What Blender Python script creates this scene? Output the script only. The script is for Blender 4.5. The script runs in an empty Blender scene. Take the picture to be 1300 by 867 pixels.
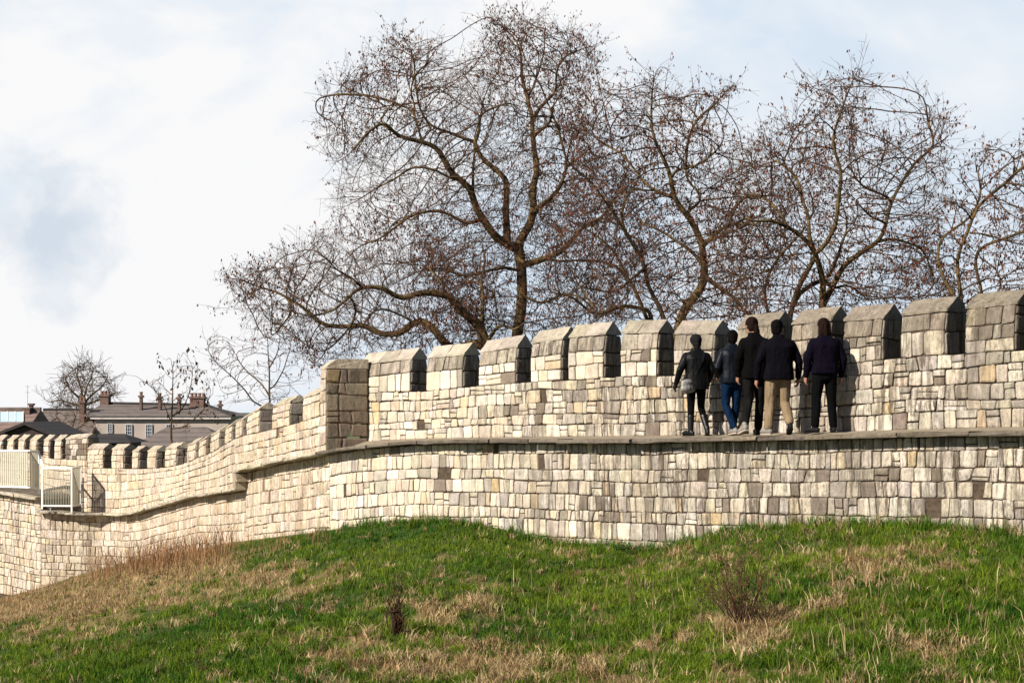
import bpy, math, random
import numpy as np
from mathutils import Vector, Matrix, kdtree, noise as mnoise

random.seed(7)
rng = np.random.default_rng(7)
scene = bpy.context.scene
COL = scene.collection
F = 2100.0          # focal length in pixels of a 1300 px wide frame
HY = 520.0          # picture row of the eye level
S = 1.05            # overall scale of the distances


def at(px, py, d):
    """A real point at distance d seen in the direction of (px, py)."""
    D = d * S
    return Vector(((px - 650.0) / F * D, D, (HY - py) / F * D))


def zof(py, d):
    return (HY - py) / F * d * S


# ------------------------------------------------------------------ materials
def new_mat(name):
    m = bpy.data.materials.new(name)
    m.use_nodes = True
    nt = m.node_tree
    b = nt.nodes['Principled BSDF']
    b.inputs['Specular IOR Level'].default_value = 0.25
    return m, nt, b


def node(nt, kind, **kw):
    n = nt.nodes.new(kind)
    for k, v in kw.items():
        if k in n.inputs:
            n.inputs[k].default_value = v
        else:
            setattr(n, k, v)
    return n


def ramp(nt, stops):
    r = nt.nodes.new('ShaderNodeValToRGB')
    e = r.color_ramp.elements
    while len(e) < len(stops):
        e.new(0.5)
    for i, (p, c) in enumerate(stops):
        e[i].position = p
        e[i].color = (c[0], c[1], c[2], 1) if not isinstance(c, (int, float)) else (c, c, c, 1)
    return r


def mix(nt, fac, a, b, blend='MIX'):
    m = nt.nodes.new('ShaderNodeMix')
    m.data_type = 'RGBA'
    m.blend_type = blend
    for idx, v in ((0, fac), (6, a), (7, b)):
        if hasattr(v, 'links') or hasattr(v, 'is_output'):
            nt.links.new(v, m.inputs[idx])
        elif idx == 0:
            m.inputs[0].default_value = v
        else:
            m.inputs[idx].default_value = (v[0], v[1], v[2], 1)
    return m.outputs[2]


def mapped(nt, scale):
    tc = nt.nodes.new('ShaderNodeTexCoord')
    mp = nt.nodes.new('ShaderNodeMapping')
    mp.inputs['Scale'].default_value = scale
    nt.links.new(tc.outputs['Object'], mp.inputs['Vector'])
    return mp.outputs['Vector']


def noise(nt, scale, vec_scale=(1, 1, 1), detail=4, rough=0.6):
    n = nt.nodes.new('ShaderNodeTexNoise')
    n.inputs['Scale'].default_value = scale
    n.inputs['Detail'].default_value = detail
    n.inputs['Roughness'].default_value = rough
    nt.links.new(mapped(nt, vec_scale), n.inputs['Vector'])
    return n.outputs['Fac']


def bump(nt, b, height, strength, dist):
    bp = nt.nodes.new('ShaderNodeBump')
    bp.inputs['Strength'].default_value = strength
    bp.inputs['Distance'].default_value = dist
    nt.links.new(height, bp.inputs['Height'])
    nt.links.new(bp.outputs['Normal'], b.inputs['Normal'])


def stone_mat(name, streak, streak_col, grime):
    m, nt, b = new_mat(name)
    a = nt.nodes.new('ShaderNodeAttribute')
    a.attribute_name = 'Col'
    c = a.outputs['Color']
    # blotchy variation inside each stone
    r1 = ramp(nt, [(0.30, 0.62), (0.55, 1.0), (0.75, 1.12)])
    nt.links.new(noise(nt, 5.0, (1, 1, 1), 6, 0.7), r1.inputs[0])
    c = mix(nt, 0.8, c, r1.outputs[0], 'MULTIPLY')
    # pitted, lichen-speckled surface
    rp = ramp(nt, [(0.40, 0.30), (0.50, 1.0), (0.70, 1.10)])
    nt.links.new(noise(nt, 17.0, (1, 1, 0.55), 9, 0.82), rp.inputs[0])
    mp_ = nt.nodes.new('ShaderNodeMath'); mp_.operation = 'MULTIPLY'
    nt.links.new(a.outputs['Alpha'], mp_.inputs[0]); mp_.inputs[1].default_value = 0.75
    mp_.use_clamp = True
    c = mix(nt, mp_.outputs[0], c, mix(nt, 1.0, c, rp.outputs[0], 'MULTIPLY'))
    # rain streaks, long in the vertical
    r2 = ramp(nt, [(0.47, 0), (0.545, 1)])
    nt.links.new(noise(nt, 9.5, (1, 1, 0.10), 8, 0.78), r2.inputs[0])
    r2b = ramp(nt, [(0.42, 0.45), (0.58, 1)])
    nt.links.new(noise(nt, 2.2, (1, 1, 0.5), 4, 0.6), r2b.inputs[0])
    mz = nt.nodes.new('ShaderNodeMath'); mz.operation = 'MULTIPLY'
    nt.links.new(r2.outputs[0], mz.inputs[0]); nt.links.new(r2b.outputs[0], mz.inputs[1])
    mm = nt.nodes.new('ShaderNodeMath'); mm.operation = 'MULTIPLY'
    nt.links.new(mz.outputs[0], mm.inputs[0]); mm.inputs[1].default_value = streak
    mw = nt.nodes.new('ShaderNodeMath'); mw.operation = 'MULTIPLY'
    nt.links.new(mm.outputs[0], mw.inputs[0]); nt.links.new(a.outputs['Alpha'], mw.inputs[1])
    c = mix(nt, mw.outputs[0], c, streak_col)
    r4 = ramp(nt, [(0.53, 0), (0.60, 1)])
    nt.links.new(noise(nt, 6.5, (1, 1, 0.045), 6, 0.62), r4.inputs[0])
    r5 = ramp(nt, [(0.44, 0.0), (0.60, 1)])
    nt.links.new(noise(nt, 1.3, (1, 1, 0.35), 5, 0.6), r5.inputs[0])
    m4 = nt.nodes.new('ShaderNodeMath'); m4.operation = 'MULTIPLY'
    nt.links.new(r4.outputs[0], m4.inputs[0]); nt.links.new(r5.outputs[0], m4.inputs[1])
    m5 = nt.nodes.new('ShaderNodeMath'); m5.operation = 'MULTIPLY'
    nt.links.new(m4.outputs[0], m5.inputs[0]); m5.inputs[1].default_value = min(1.0, streak)
    m6 = nt.nodes.new('ShaderNodeMath'); m6.operation = 'MULTIPLY'
    nt.links.new(m5.outputs[0], m6.inputs[0]); nt.links.new(a.outputs['Alpha'], m6.inputs[1])
    c = mix(nt, m6.outputs[0], c, tuple(x * 0.75 for x in streak_col))
    # grime patches several metres wide, broken by fine noise
    r3 = ramp(nt, [(0.46, 0), (0.64, 1)])
    nt.links.new(noise(nt, 0.9, (1, 1, 1), 9, 0.72), r3.inputs[0])
    m3 = nt.nodes.new('ShaderNodeMath'); m3.operation = 'MULTIPLY'
    nt.links.new(r3.outputs[0], m3.inputs[0]); m3.inputs[1].default_value = grime
    mg = nt.nodes.new('ShaderNodeMath'); mg.operation = 'MULTIPLY'
    nt.links.new(m3.outputs[0], mg.inputs[0]); nt.links.new(a.outputs['Alpha'], mg.inputs[1])
    c = mix(nt, mg.outputs[0], c, (0.175, 0.150, 0.122))
    nt.links.new(c, b.inputs['Base Color'])
    b.inputs['Roughness'].default_value = 0.92
    b.inputs['Specular IOR Level'].default_value = 0.12
    bump(nt, b, noise(nt, 22.0, (1, 1, 0.7), 8, 0.7), 0.8, 0.022)
    return m


def plain_mat(name, col, var=0.3, scale=6.0, rough=0.85, bs=0.3, bd=0.01, vs=(1, 1, 1), spec=0.25, metal=0.0):
    m, nt, b = new_mat(name)
    r = ramp(nt, [(0.3, tuple(x * (1 - var) for x in col)), (0.7, tuple(min(1, x * (1 + var)) for x in col))])
    n = noise(nt, scale, vs, 6, 0.65)
    nt.links.new(n, r.inputs[0])
    nt.links.new(r.outputs[0], b.inputs['Base Color'])
    b.inputs['Roughness'].default_value = rough
    b.inputs['Specular IOR Level'].default_value = spec
    b.inputs['Metallic'].default_value = metal
    if bs:
        bump(nt, b, n, bs, bd)
    return m


def attr_mat(name, rough=0.8, trans=0.0, var=0.25, scale=8):
    m, nt, b = new_mat(name)
    a = nt.nodes.new('ShaderNodeAttribute')
    a.attribute_name = 'Col'
    r = ramp(nt, [(0.3, 1 - var), (0.7, 1 + var)])
    nt.links.new(noise(nt, scale, (1, 1, 1), 4), r.inputs[0])
    c = mix(nt, 1.0, a.outputs['Color'], r.outputs[0], 'MULTIPLY')
    nt.links.new(c, b.inputs['Base Color'])
    b.inputs['Roughness'].default_value = rough
    b.inputs['Specular IOR Level'].default_value = 0.15
    if trans:
        tr = nt.nodes.new('ShaderNodeBsdfTranslucent')
        nt.links.new(c, tr.inputs['Color'])
        ms = nt.nodes.new('ShaderNodeMixShader')
        ms.inputs[0].default_value = trans
        out = nt.nodes['Material Output']
        nt.links.new(b.outputs[0], ms.inputs[1]); nt.links.new(tr.outputs[0], ms.inputs[2])
        nt.links.new(ms.outputs[0], out.inputs['Surface'])
    return m


M = {}
M['stone_near'] = stone_mat('weathered limestone', 0.92, (0.10, 0.080, 0.060), 0.70)
M['stone_far'] = stone_mat('clean limestone', 0.55, (0.26, 0.18, 0.12), 0.14)
M['coping_near'] = stone_mat('coping limestone', 0.55, (0.10, 0.085, 0.065), 0.75)
M['mortar'] = plain_mat('eroded mortar', (0.062, 0.044, 0.030), 0.5, 14, 0.95, 0.6, 0.02)
M['mortar_far'] = plain_mat('brown mortar', (0.15, 0.10, 0.058), 0.45, 14, 0.95, 0.6, 0.02)
M['earth'] = plain_mat('trodden walkway stone', (0.22, 0.18, 0.13), 0.35, 5, 0.95, 0.5, 0.02)
M['slab'] = stone_mat('walkway edge stone', 0.35, (0.09, 0.075, 0.055), 0.6)
M['ground'] = attr_mat('turf soil', 0.95, 0, 0.35, 5)
M['blade'] = attr_mat('grass blades', 0.7, 0.35, 0.15, 3)
M['stem'] = attr_mat('dry stems', 0.9, 0.1, 0.2, 5)
M['leaf'] = attr_mat('withered leaves', 0.85, 0.15, 0.2, 5)
M['field'] = plain_mat('far field', (0.07, 0.09, 0.03), 0.4, 0.05, 0.95, 0)


def bark_mat(name, c0, c1):
    m, nt, b = new_mat(name)
    r = ramp(nt, [(0.38, c0), (0.62, c1)])
    n = noise(nt, 2.2, (1, 1, 0.6), 8, 0.7)
    nt.links.new(n, r.inputs[0])
    nt.links.new(r.outputs[0], b.inputs['Base Color'])
    b.inputs['Roughness'].default_value = 0.9
    b.inputs['Specular IOR Level'].default_value = 0.1
    bump(nt, b, noise(nt, 14, (1, 1, 0.4), 6), 0.6, 0.03)
    return m


M['bark'] = bark_mat('flaking bark', (0.028, 0.018, 0.011), (0.15, 0.10, 0.042))
M['twig'] = plain_mat('twig bark', (0.060, 0.033, 0.019), 0.45, 1.5, 0.9, 0)
M['cream_metal'] = plain_mat('cream painted metal', (0.40, 0.38, 0.30), 0.06, 3, 0.5, 0, spec=0.4)
M['white_metal'] = plain_mat('white painted metal', (0.80, 0.80, 0.78), 0.04, 3, 0.45, 0, spec=0.4)
M['grey_metal'] = plain_mat('grey metal', (0.30, 0.30, 0.30), 0.15, 6, 0.5, 0, metal=0.5)
M['render'] = plain_mat('pinkish render', (0.33, 0.275, 0.245), 0.10, 0.8, 0.9, 0)
M['cornice'] = plain_mat('pale cornice', (0.45, 0.40, 0.38), 0.1, 2, 0.8, 0)


def tile_mat(name, col, sc):
    m, nt, b = new_mat(name)
    r = ramp(nt, [(0.3, tuple(x * 0.6 for x in col)), (0.5, col), (0.75, tuple(x * 1.35 for x in col))])
    n = noise(nt, 1.2, (1, 1, 1), 9, 0.75)
    nt.links.new(n, r.inputs[0])
    w = nt.nodes.new('ShaderNodeTexWave')
    w.bands_direction = 'Z'
    w.inputs['Scale'].default_value = sc
    w.inputs['Distortion'].default_value = 1.0
    nt.links.new(mapped(nt, (1, 1, 1)), w.inputs['Vector'])
    rr = ramp(nt, [(0.0, 0.72), (0.4, 1.0)])
    nt.links.new(w.outputs['Fac'], rr.inputs[0])
    nt.links.new(mix(nt, 1.0, r.outputs[0], rr.outputs[0], 'MULTIPLY'), b.inputs['Base Color'])
    b.inputs['Roughness'].default_value = 0.85
    return m


M['tile_brown'] = tile_mat('brown grey roof tiles', (0.15, 0.12, 0.105), 1.2)
M['tile_grey'] = tile_mat('grey slate roof', (0.145, 0.12, 0.108), 1.2)
M['tile_pink'] = tile_mat('pink roof tiles', (0.19, 0.13, 0.11), 1.2)
M['slate_dark'] = tile_mat('dark slate roof', (0.035, 0.030, 0.030), 1.5)
M['brick'] = plain_mat('dark brick', (0.125, 0.080, 0.066), 0.3, 2, 0.9, 0)
M['pot'] = plain_mat('terracotta', (0.17, 0.10, 0.075), 0.2, 3, 0.9, 0)
M['window_glass'] = plain_mat('dark window glass', (0.03, 0.04, 0.055), 0.2, 1, 0.15, 0, spec=0.5)
M['white_paint'] = plain_mat('white window paint', (0.75, 0.76, 0.80), 0.05, 2, 0.6, 0)
M['sash'] = plain_mat('grey white sash paint', (0.38, 0.39, 0.42), 0.05, 2, 0.6, 0)
M['glazing'] = plain_mat('pale roof glazing', (0.42, 0.55, 0.60), 0.12, 0.7, 0.2, 0, spec=0.6)


# ------------------------------------------------------------------ mesh tools
class MB:
    def __init__(self):
        self.v = []; self.f = []; self.m = []; self.c = []

    def add(self, vs, fs, mat=0, col=(1, 1, 1)):
        b = len(self.v)
        self.v.extend([tuple(p) for p in vs])
        for f in fs:
            self.f.append([b + i for i in f])
            self.m.append(mat)
        self.c.extend([col] * len(vs))

    def hexa(self, p, mat=0, col=(1, 1, 1)):
        """p: 4 bottom points then 4 top points."""
        self.add(p, [(3, 2, 1, 0), (4, 5, 6, 7), (0, 1, 5, 4), (1, 2, 6, 5), (2, 3, 7, 6), (3, 0, 4, 7)], mat, col)

    def box(self, lo, hi, mat=0, col=(1, 1, 1)):
        x0, y0, z0 = lo; x1, y1, z1 = hi
        self.hexa([(x0, y0, z0), (x1, y0, z0), (x1, y1, z0), (x0, y1, z0),
                   (x0, y0, z1), (x1, y0, z1), (x1, y1, z1), (x0, y1, z1)], mat, col)

    def bar(self, a, b, w, mat=0, col=(1, 1, 1), h=None):
        a = Vector(a); b = Vector(b)
        d = (b - a).normalized()
        up = Vector((0, 0, 1)) if abs(d.z) < 0.9 else Vector((0, 1, 0))
        s = d.cross(up).normalized() * w * 0.5
        u = s.cross(d).normalized() * (h if h else w) * 0.5
        self.hexa([a - s - u, a + s - u, a + s + u, a - s + u, b - s - u, b + s - u, b + s + u, b - s + u], mat, col)

    def tube(self, pts, rad, n=6, mat=0, col=(1, 1, 1), cap=True):
        pts = np.asarray(pts, float); rad = np.asarray(rad, float)
        k = len(pts)
        t = np.gradient(pts, axis=0)
        t /= np.linalg.norm(t, axis=1)[:, None] + 1e-9
        ref = np.array([0.31, 0.87, 0.38])
        u = np.cross(t, ref); u /= np.linalg.norm(u, axis=1)[:, None] + 1e-9
        w = np.cross(t, u)
        a = np.arange(n) * 2 * math.pi / n
        ring = pts[:, None, :] + rad[:, None, None] * (np.cos(a)[None, :, None] * u[:, None, :] + np.sin(a)[None, :, None] * w[:, None, :])
        fs = []
        for i in range(k - 1):
            for j in range(n):
                j2 = (j + 1) % n
                fs.append((i * n + j, i * n + j2, (i + 1) * n + j2, (i + 1) * n + j))
        if cap:
            fs.append(tuple(range(n))[::-1]); fs.append(tuple((k - 1) * n + j for j in range(n)))
        self.add(ring.reshape(-1, 3).tolist(), fs, mat, col)

    def build(self, name, mats, parent=None, smooth=False, color=True):
        me = bpy.data.meshes.new(name)
        me.from_pydata(self.v, [], self.f)
        for m in (mats if isinstance(mats, (list, tuple)) else [mats]):
            me.materials.append(m)
        if len(self.m):
            me.polygons.foreach_set('material_index', self.m)
        if color:
            ca = me.color_attributes.new('Col', 'FLOAT_COLOR', 'POINT')
            arr = np.ones((len(self.v), 4), np.float32)
            arr[:] = np.array([(c[0], c[1], c[2], c[3] if len(c) > 3 else 1.0) for c in self.c], np.float32)
            ca.data.foreach_set('color', arr.ravel())
        if smooth:
            me.polygons.foreach_set('use_smooth', [True] * len(me.polygons))
        me.update()
        o = bpy.data.objects.new(name, me)
        COL.objects.link(o)
        if parent:
            o.parent = parent
            o.matrix_parent_inverse = Matrix.Translation(parent.location).inverted() if parent.type == 'EMPTY' else Matrix()
        return o


def np_mesh(name, verts, faces_flat, loop_total, mats, cols, parent=None, smooth=False):
    """fast mesh from numpy arrays"""
    me = bpy.data.meshes.new(name)
    nv = len(verts); nl = len(faces_flat); nf = len(loop_total)
    me.vertices.add(nv); me.loops.add(nl); me.polygons.add(nf)
    me.vertices.foreach_set('co', np.asarray(verts, np.float32).ravel())
    me.loops.foreach_set('vertex_index', np.asarray(faces_flat, np.int32))
    ls = np.concatenate([[0], np.cumsum(loop_total)[:-1]]).astype(np.int32)
    me.polygons.foreach_set('loop_start', ls)
    me.polygons.foreach_set('loop_total', np.asarray(loop_total, np.int32))
    for m in (mats if isinstance(mats, (list, tuple)) else [mats]):
        me.materials.append(m)
    if cols is not None:
        ca = me.color_attributes.new('Col', 'FLOAT_COLOR', 'POINT')
        arr = np.ones((nv, 4), np.float32); arr[:, :3] = cols
        ca.data.foreach_set('color', arr.ravel())
    if smooth:
        me.polygons.foreach_set('use_smooth', np.ones(nf, bool))
    me.update(calc_edges=True)
    me.validate()
    o = bpy.data.objects.new(name, me)
    COL.objects.link(o)
    if parent:
        o.parent = parent
        if parent.type == 'EMPTY':
            o.matrix_parent_inverse = Matrix.Translation(parent.location).inverted()
    return o


def thing(name, loc, label, cat, group=None):
    o = bpy.data.objects.new(name, None)
    o.empty_display_size = 0.3
    o.location = loc
    COL.objects.link(o)
    return tag(o, label, cat, group)


def tag(o, label, cat, group=None):
    o['label'] = label; o['category'] = cat
    if group:
        o['group'] = group
    return o


# ------------------------------------------------------------------ paths
class Path:
    """A line on the ground plan, from left to right in the view; front is towards the viewer."""
    def __init__(self, pd, scaled=False):
        self.px = np.array([p for p, d in pd], float)
        dd = np.array([d for p, d in pd], float) * S
        # resample densely and smooth so that the bends are curves
        q = np.linspace(self.px[0], self.px[-1], 1000)
        dq = np.interp(q, self.px, dd)
        k = max(2, int(14 / (q[1] - q[0])))
        pad = np.concatenate([[dq[0] - (dq[1] - dq[0]) * (k - i) for i in range(k)], dq, [dq[-1] + (dq[-1] - dq[-2]) * (i + 1) for i in range(k)]])
        dq = np.convolve(pad, np.ones(2 * k + 1) / (2 * k + 1), 'valid')
        self.q = q; self.d = dq
        self.xy = np.stack([(q - 650) / F * dq, dq], 1)
        seg = np.linalg.norm(np.diff(self.xy, axis=0), axis=1)
        self.s = np.concatenate([[0], np.cumsum(seg)])
        t = np.gradient(self.xy, axis=0)
        self.t = t / np.linalg.norm(t, axis=1)[:, None]

    def sp(self, px):
        return float(np.interp(px, self.q, self.s))

    def pxs(self, s):
        return float(np.interp(s, self.s, self.q))

    def dist(self, px):
        return float(np.interp(px, self.q, self.d)) / S

    def xyat(self, s, out=0.0):
        x = np.interp(s, self.s, self.xy[:, 0]); y = np.interp(s, self.s, self.xy[:, 1])
        if s < self.s[0]:
            e = s - self.s[0]; x += self.t[0, 0] * e; y += self.t[0, 1] * e
        if s > self.s[-1]:
            e = s - self.s[-1]; x += self.t[-1, 0] * e; y += self.t[-1, 1] * e
        tx = np.interp(s, self.s, self.t[:, 0]); ty = np.interp(s, self.s, self.t[:, 1])
        return x + ty * out, y - tx * out

    def tan(self, s):
        return np.interp(s, self.s, self.t[:, 0]), np.interp(s, self.s, self.t[:, 1])

    def P(self, s, h, out=0.0):
        x, y = self.xyat(s, out)
        return (x, y, h)

    def zline(self, pts):
        """height function of s from (px, py) picture points on this line"""
        xs = np.array([p for p, _ in pts], float)
        zs = np.array([zof(y, self.dist(p)) for p, y in pts])
        ss = np.array([self.sp(p) for p in xs])
        return lambda s: float(np.interp(s, ss, zs))


# ------------------------------------------------------------------ masonry
TONES_NEAR = [((0.54, 0.49, 0.40), 6), ((0.47, 0.44, 0.38), 5), ((0.36, 0.33, 0.28), 3), ((0.60, 0.56, 0.48), 5),
              ((0.22, 0.185, 0.15), 1.3), ((0.52, 0.40, 0.25), 0.55), ((0.55, 0.47, 0.35), 1.6)]
TONES_FAR = [((0.60, 0.53, 0.41), 6), ((0.55, 0.49, 0.39), 4), ((0.64, 0.58, 0.48), 5), ((0.56, 0.46, 0.32), 0.9), ((0.44, 0.38, 0.30), 1.0)]
TONES_COPE = [((0.36, 0.32, 0.255), 3), ((0.30, 0.27, 0.22), 2), ((0.42, 0.37, 0.29), 2)]
TONES_COPE_FAR = [((0.50, 0.44, 0.34), 3), ((0.44, 0.38, 0.30), 2)]
TONES_PIER_SHADE = [((0.30, 0.21, 0.11), 2), ((0.22, 0.185, 0.14), 3), ((0.15, 0.125, 0.10), 3)]  # pier end stones, coloured dark to imitate shade and warm bounce light


TONES_NEAR = [((c[0] * 1.04, c[1] * 0.99, c[2] * 0.97), w) for c, w in TONES_NEAR]
TONES_FAR = [((c[0] * 1.0, c[1] * 0.955, c[2] * 0.95), w) for c, w in TONES_FAR]
TONES_COPE = [((c[0] * 0.66, c[1] * 0.62, c[2] * 0.59), w) for c, w in TONES_COPE]
TONES_END_SHADE = [((0.27, 0.24, 0.20), 3), ((0.20, 0.175, 0.15), 2), ((0.33, 0.29, 0.23), 1)]  # right-hand merlon ends: stone colour darkened to deepen their shade


def tone(tl):
    w = random.random() * sum(x for _, x in tl)
    for c, x in tl:
        w -= x
        if w <= 0:
            break
    k = random.uniform(0.88, 1.1)
    return (c[0] * k, c[1] * k * random.uniform(0.97, 1.03), c[2] * k * random.uniform(0.93, 1.05))


def stone(mb, P, c4, joint, proud, col, mat=0, cut=0.25):
    """one block: c4 = corners (s, h) counter-clockwise from lower left"""
    cx = sum(c[0] for c in c4) / 4; cy = sum(c[1] for c in c4) / 4
    hw = max(0.02, (c4[1][0] + c4[2][0] - c4[0][0] - c4[3][0]) / 4)
    hh = max(0.02, (c4[2][1] + c4[3][1] - c4[0][1] - c4[1][1]) / 4)
    ring = []
    for i in range(4):
        p = c4[i]; a = c4[i - 1]; b = c4[(i + 1) % 4]
        for q in (a, b):
            L = math.hypot(q[0] - p[0], q[1] - p[1]) + 1e-6
            k = min(0.45, random.uniform(0.3, 1.0) * cut * min(hw, hh) / L)
            ring.append((p[0] + (q[0] - p[0]) * k, p[1] + (q[1] - p[1]) * k))
    joint = joint * random.choice((0.35, 0.6, 0.8, 1.0, 1.3))
    def inset(j):
        fx = max(0.3, 1 - j / hw); fy = max(0.3, 1 - j / hh)
        return [(cx + (x - cx) * fx, cy + (y - cy) * fy) for x, y in ring]
    tl = random.uniform(-0.25, 0.25) * proud; tv = random.uniform(-0.25, 0.25) * proud
    chip = lambda pts, a: [(x + random.gauss(0, a), y + random.gauss(0, a)) for x, y in pts]
    vs = [P(x, y, -0.008) for x, y in inset(joint)]
    vs += [P(x, y, proud * 0.65) for x, y in chip(inset(joint + 0.005), 0.004)]
    vs += [P(x, y, proud + tl * (x - cx) / hw + tv * (y - cy) / hh) for x, y in chip(inset(joint + 0.005 + min(0.03, 0.3 * min(hw, hh)) * random.uniform(0.5, 1.2)), 0.006)]
    vs.append(P(cx + random.uniform(-.3, .3) * hw, cy + random.uniform(-.3, .3) * hh, proud * random.uniform(0.9, 1.25)))
    fs = []
    for k in (0, 8):
        for i in range(8):
            j = (i + 1) % 8
            fs.append((k + i, k + j, k + 8 + j, k + 8 + i))
    for i in range(8):
        fs.append((16 + i, 16 + (i + 1) % 8, 24))
    mb.add(vs, fs, mat, col)


def masonry(mb, P, s0, s1, hb, ht, course, width, tones, joint=0.009, proud=0.016, wob=0.12, rubble=0.12, cut=0.25, darktop=0.0, seed=0, jit=1.0, wfun=None):
    """fill the sheet between hb(s) and ht(s) with coursed blocks"""
    sm = (s0 + s1) / 2
    H = max(ht(sm) - hb(sm), ht(s0) - hb(s0), ht(s1) - hb(s1), 0.05)
    n = max(1, int(round(H / course)))
    fr = [0.0]
    for i in range(n):
        fr.append(fr[-1] + random.uniform(0.72, 1.3))
    fr = [x / fr[-1] for x in fr]

    def lev(k, s):
        f = fr[k]
        if 0 < k < n:
            f += wob / n * mnoise.noise((s * 0.9 + seed, k * 7.3, seed * 1.7)) * 1.6
        return hb(s) + (ht(s) - hb(s)) * f
    def pick(q):
        if wfun is None:
            return tone(tones) + (1.0,)
        w_ = wfun(q)
        if random.random() < w_:
            t_ = tone(tones); q_ = 1 - 0.10 * w_
            return (t_[0] * q_, t_[1] * q_, t_[2] * q_, w_ * random.uniform(0.7, 1.3))
        return tone(TONES_FAR) + (w_ * random.uniform(0.3, 0.9),)
    for k in range(n):
        s = s0
        tb = s0; tt = s0
        wmul = random.choice((0.8, 1.0, 1.0, 1.25))
        while s < s1 - 1e-4:
            w = width * wmul * random.choice((0.6, 0.8, 0.9, 1.0, 1.1, 1.3, 1.7))
            e = s + w
            if s1 - e < width * 0.45:
                e = s1
            last = e >= s1 - 1e-4
            nb = s1 if last else e + random.gauss(0, 0.012) * jit
            ntp = s1 if last else e + random.gauss(0, 0.016) * jit
            c = [(tb, lev(k, tb)), (nb, lev(k, nb)), (ntp, lev(k + 1, ntp)), (tt, lev(k + 1, tt))]
            c = [(x, y + random.gauss(0, 0.006) * jit) for x, y in c]
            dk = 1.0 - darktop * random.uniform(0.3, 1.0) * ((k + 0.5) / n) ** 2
            pr = proud * random.uniform(0.6, 1.5)
            if random.random() < rubble and (c[3][1] - c[0][1]) > 0.15:
                f = random.uniform(0.35, 0.65)
                m0 = (c[0][0] * (1 - f) + c[3][0] * f, c[0][1] * (1 - f) + c[3][1] * f)
                m1 = (c[1][0] * (1 - f) + c[2][0] * f, c[1][1] * (1 - f) + c[2][1] * f + random.gauss(0, 0.01))
                for cc in ([c[0], c[1], m1, m0], [m0, m1, c[2], c[3]]):
                    t = pick(s)
                    stone(mb, P, cc, joint, pr, (t[0] * dk, t[1] * dk, t[2] * dk, t[3]), cut=cut)
            else:
                t = pick(s)
                if random.random() > 0.006:
                    stone(mb, P, c, joint, pr, (t[0] * dk, t[1] * dk, t[2] * dk, t[3]), cut=cut)
            tb, tt, s = nb, ntp, e


def core(mb, path, s0, s1, hb, ht, f_out, b_out, mat=1, n=None):
    """the mortar-coloured body behind the blocks"""
    n = n or max(1, int((s1 - s0) / 0.09))
    f_out -= 0.012
    vs = []; fs = []
    for i in range(n + 1):
        s = s0 + (s1 - s0) * i / n
        vs += [path.P(s, hb(s), f_out), path.P(s, ht(s), f_out), path.P(s, ht(s), b_out), path.P(s, hb(s), b_out)]
    for i in range(n):
        a = i * 4; b = a + 4
        for j in range(4):
            k = (j + 1) % 4
            fs.append((a + j, b + j, b + k, a + k))
    fs.append((0, 1, 2, 3)); fs.append((n * 4 + 3, n * 4 + 2, n * 4 + 1, n * 4))
    mb.add(vs, fs, mat, (0.1, 0.08, 0.06))


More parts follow.
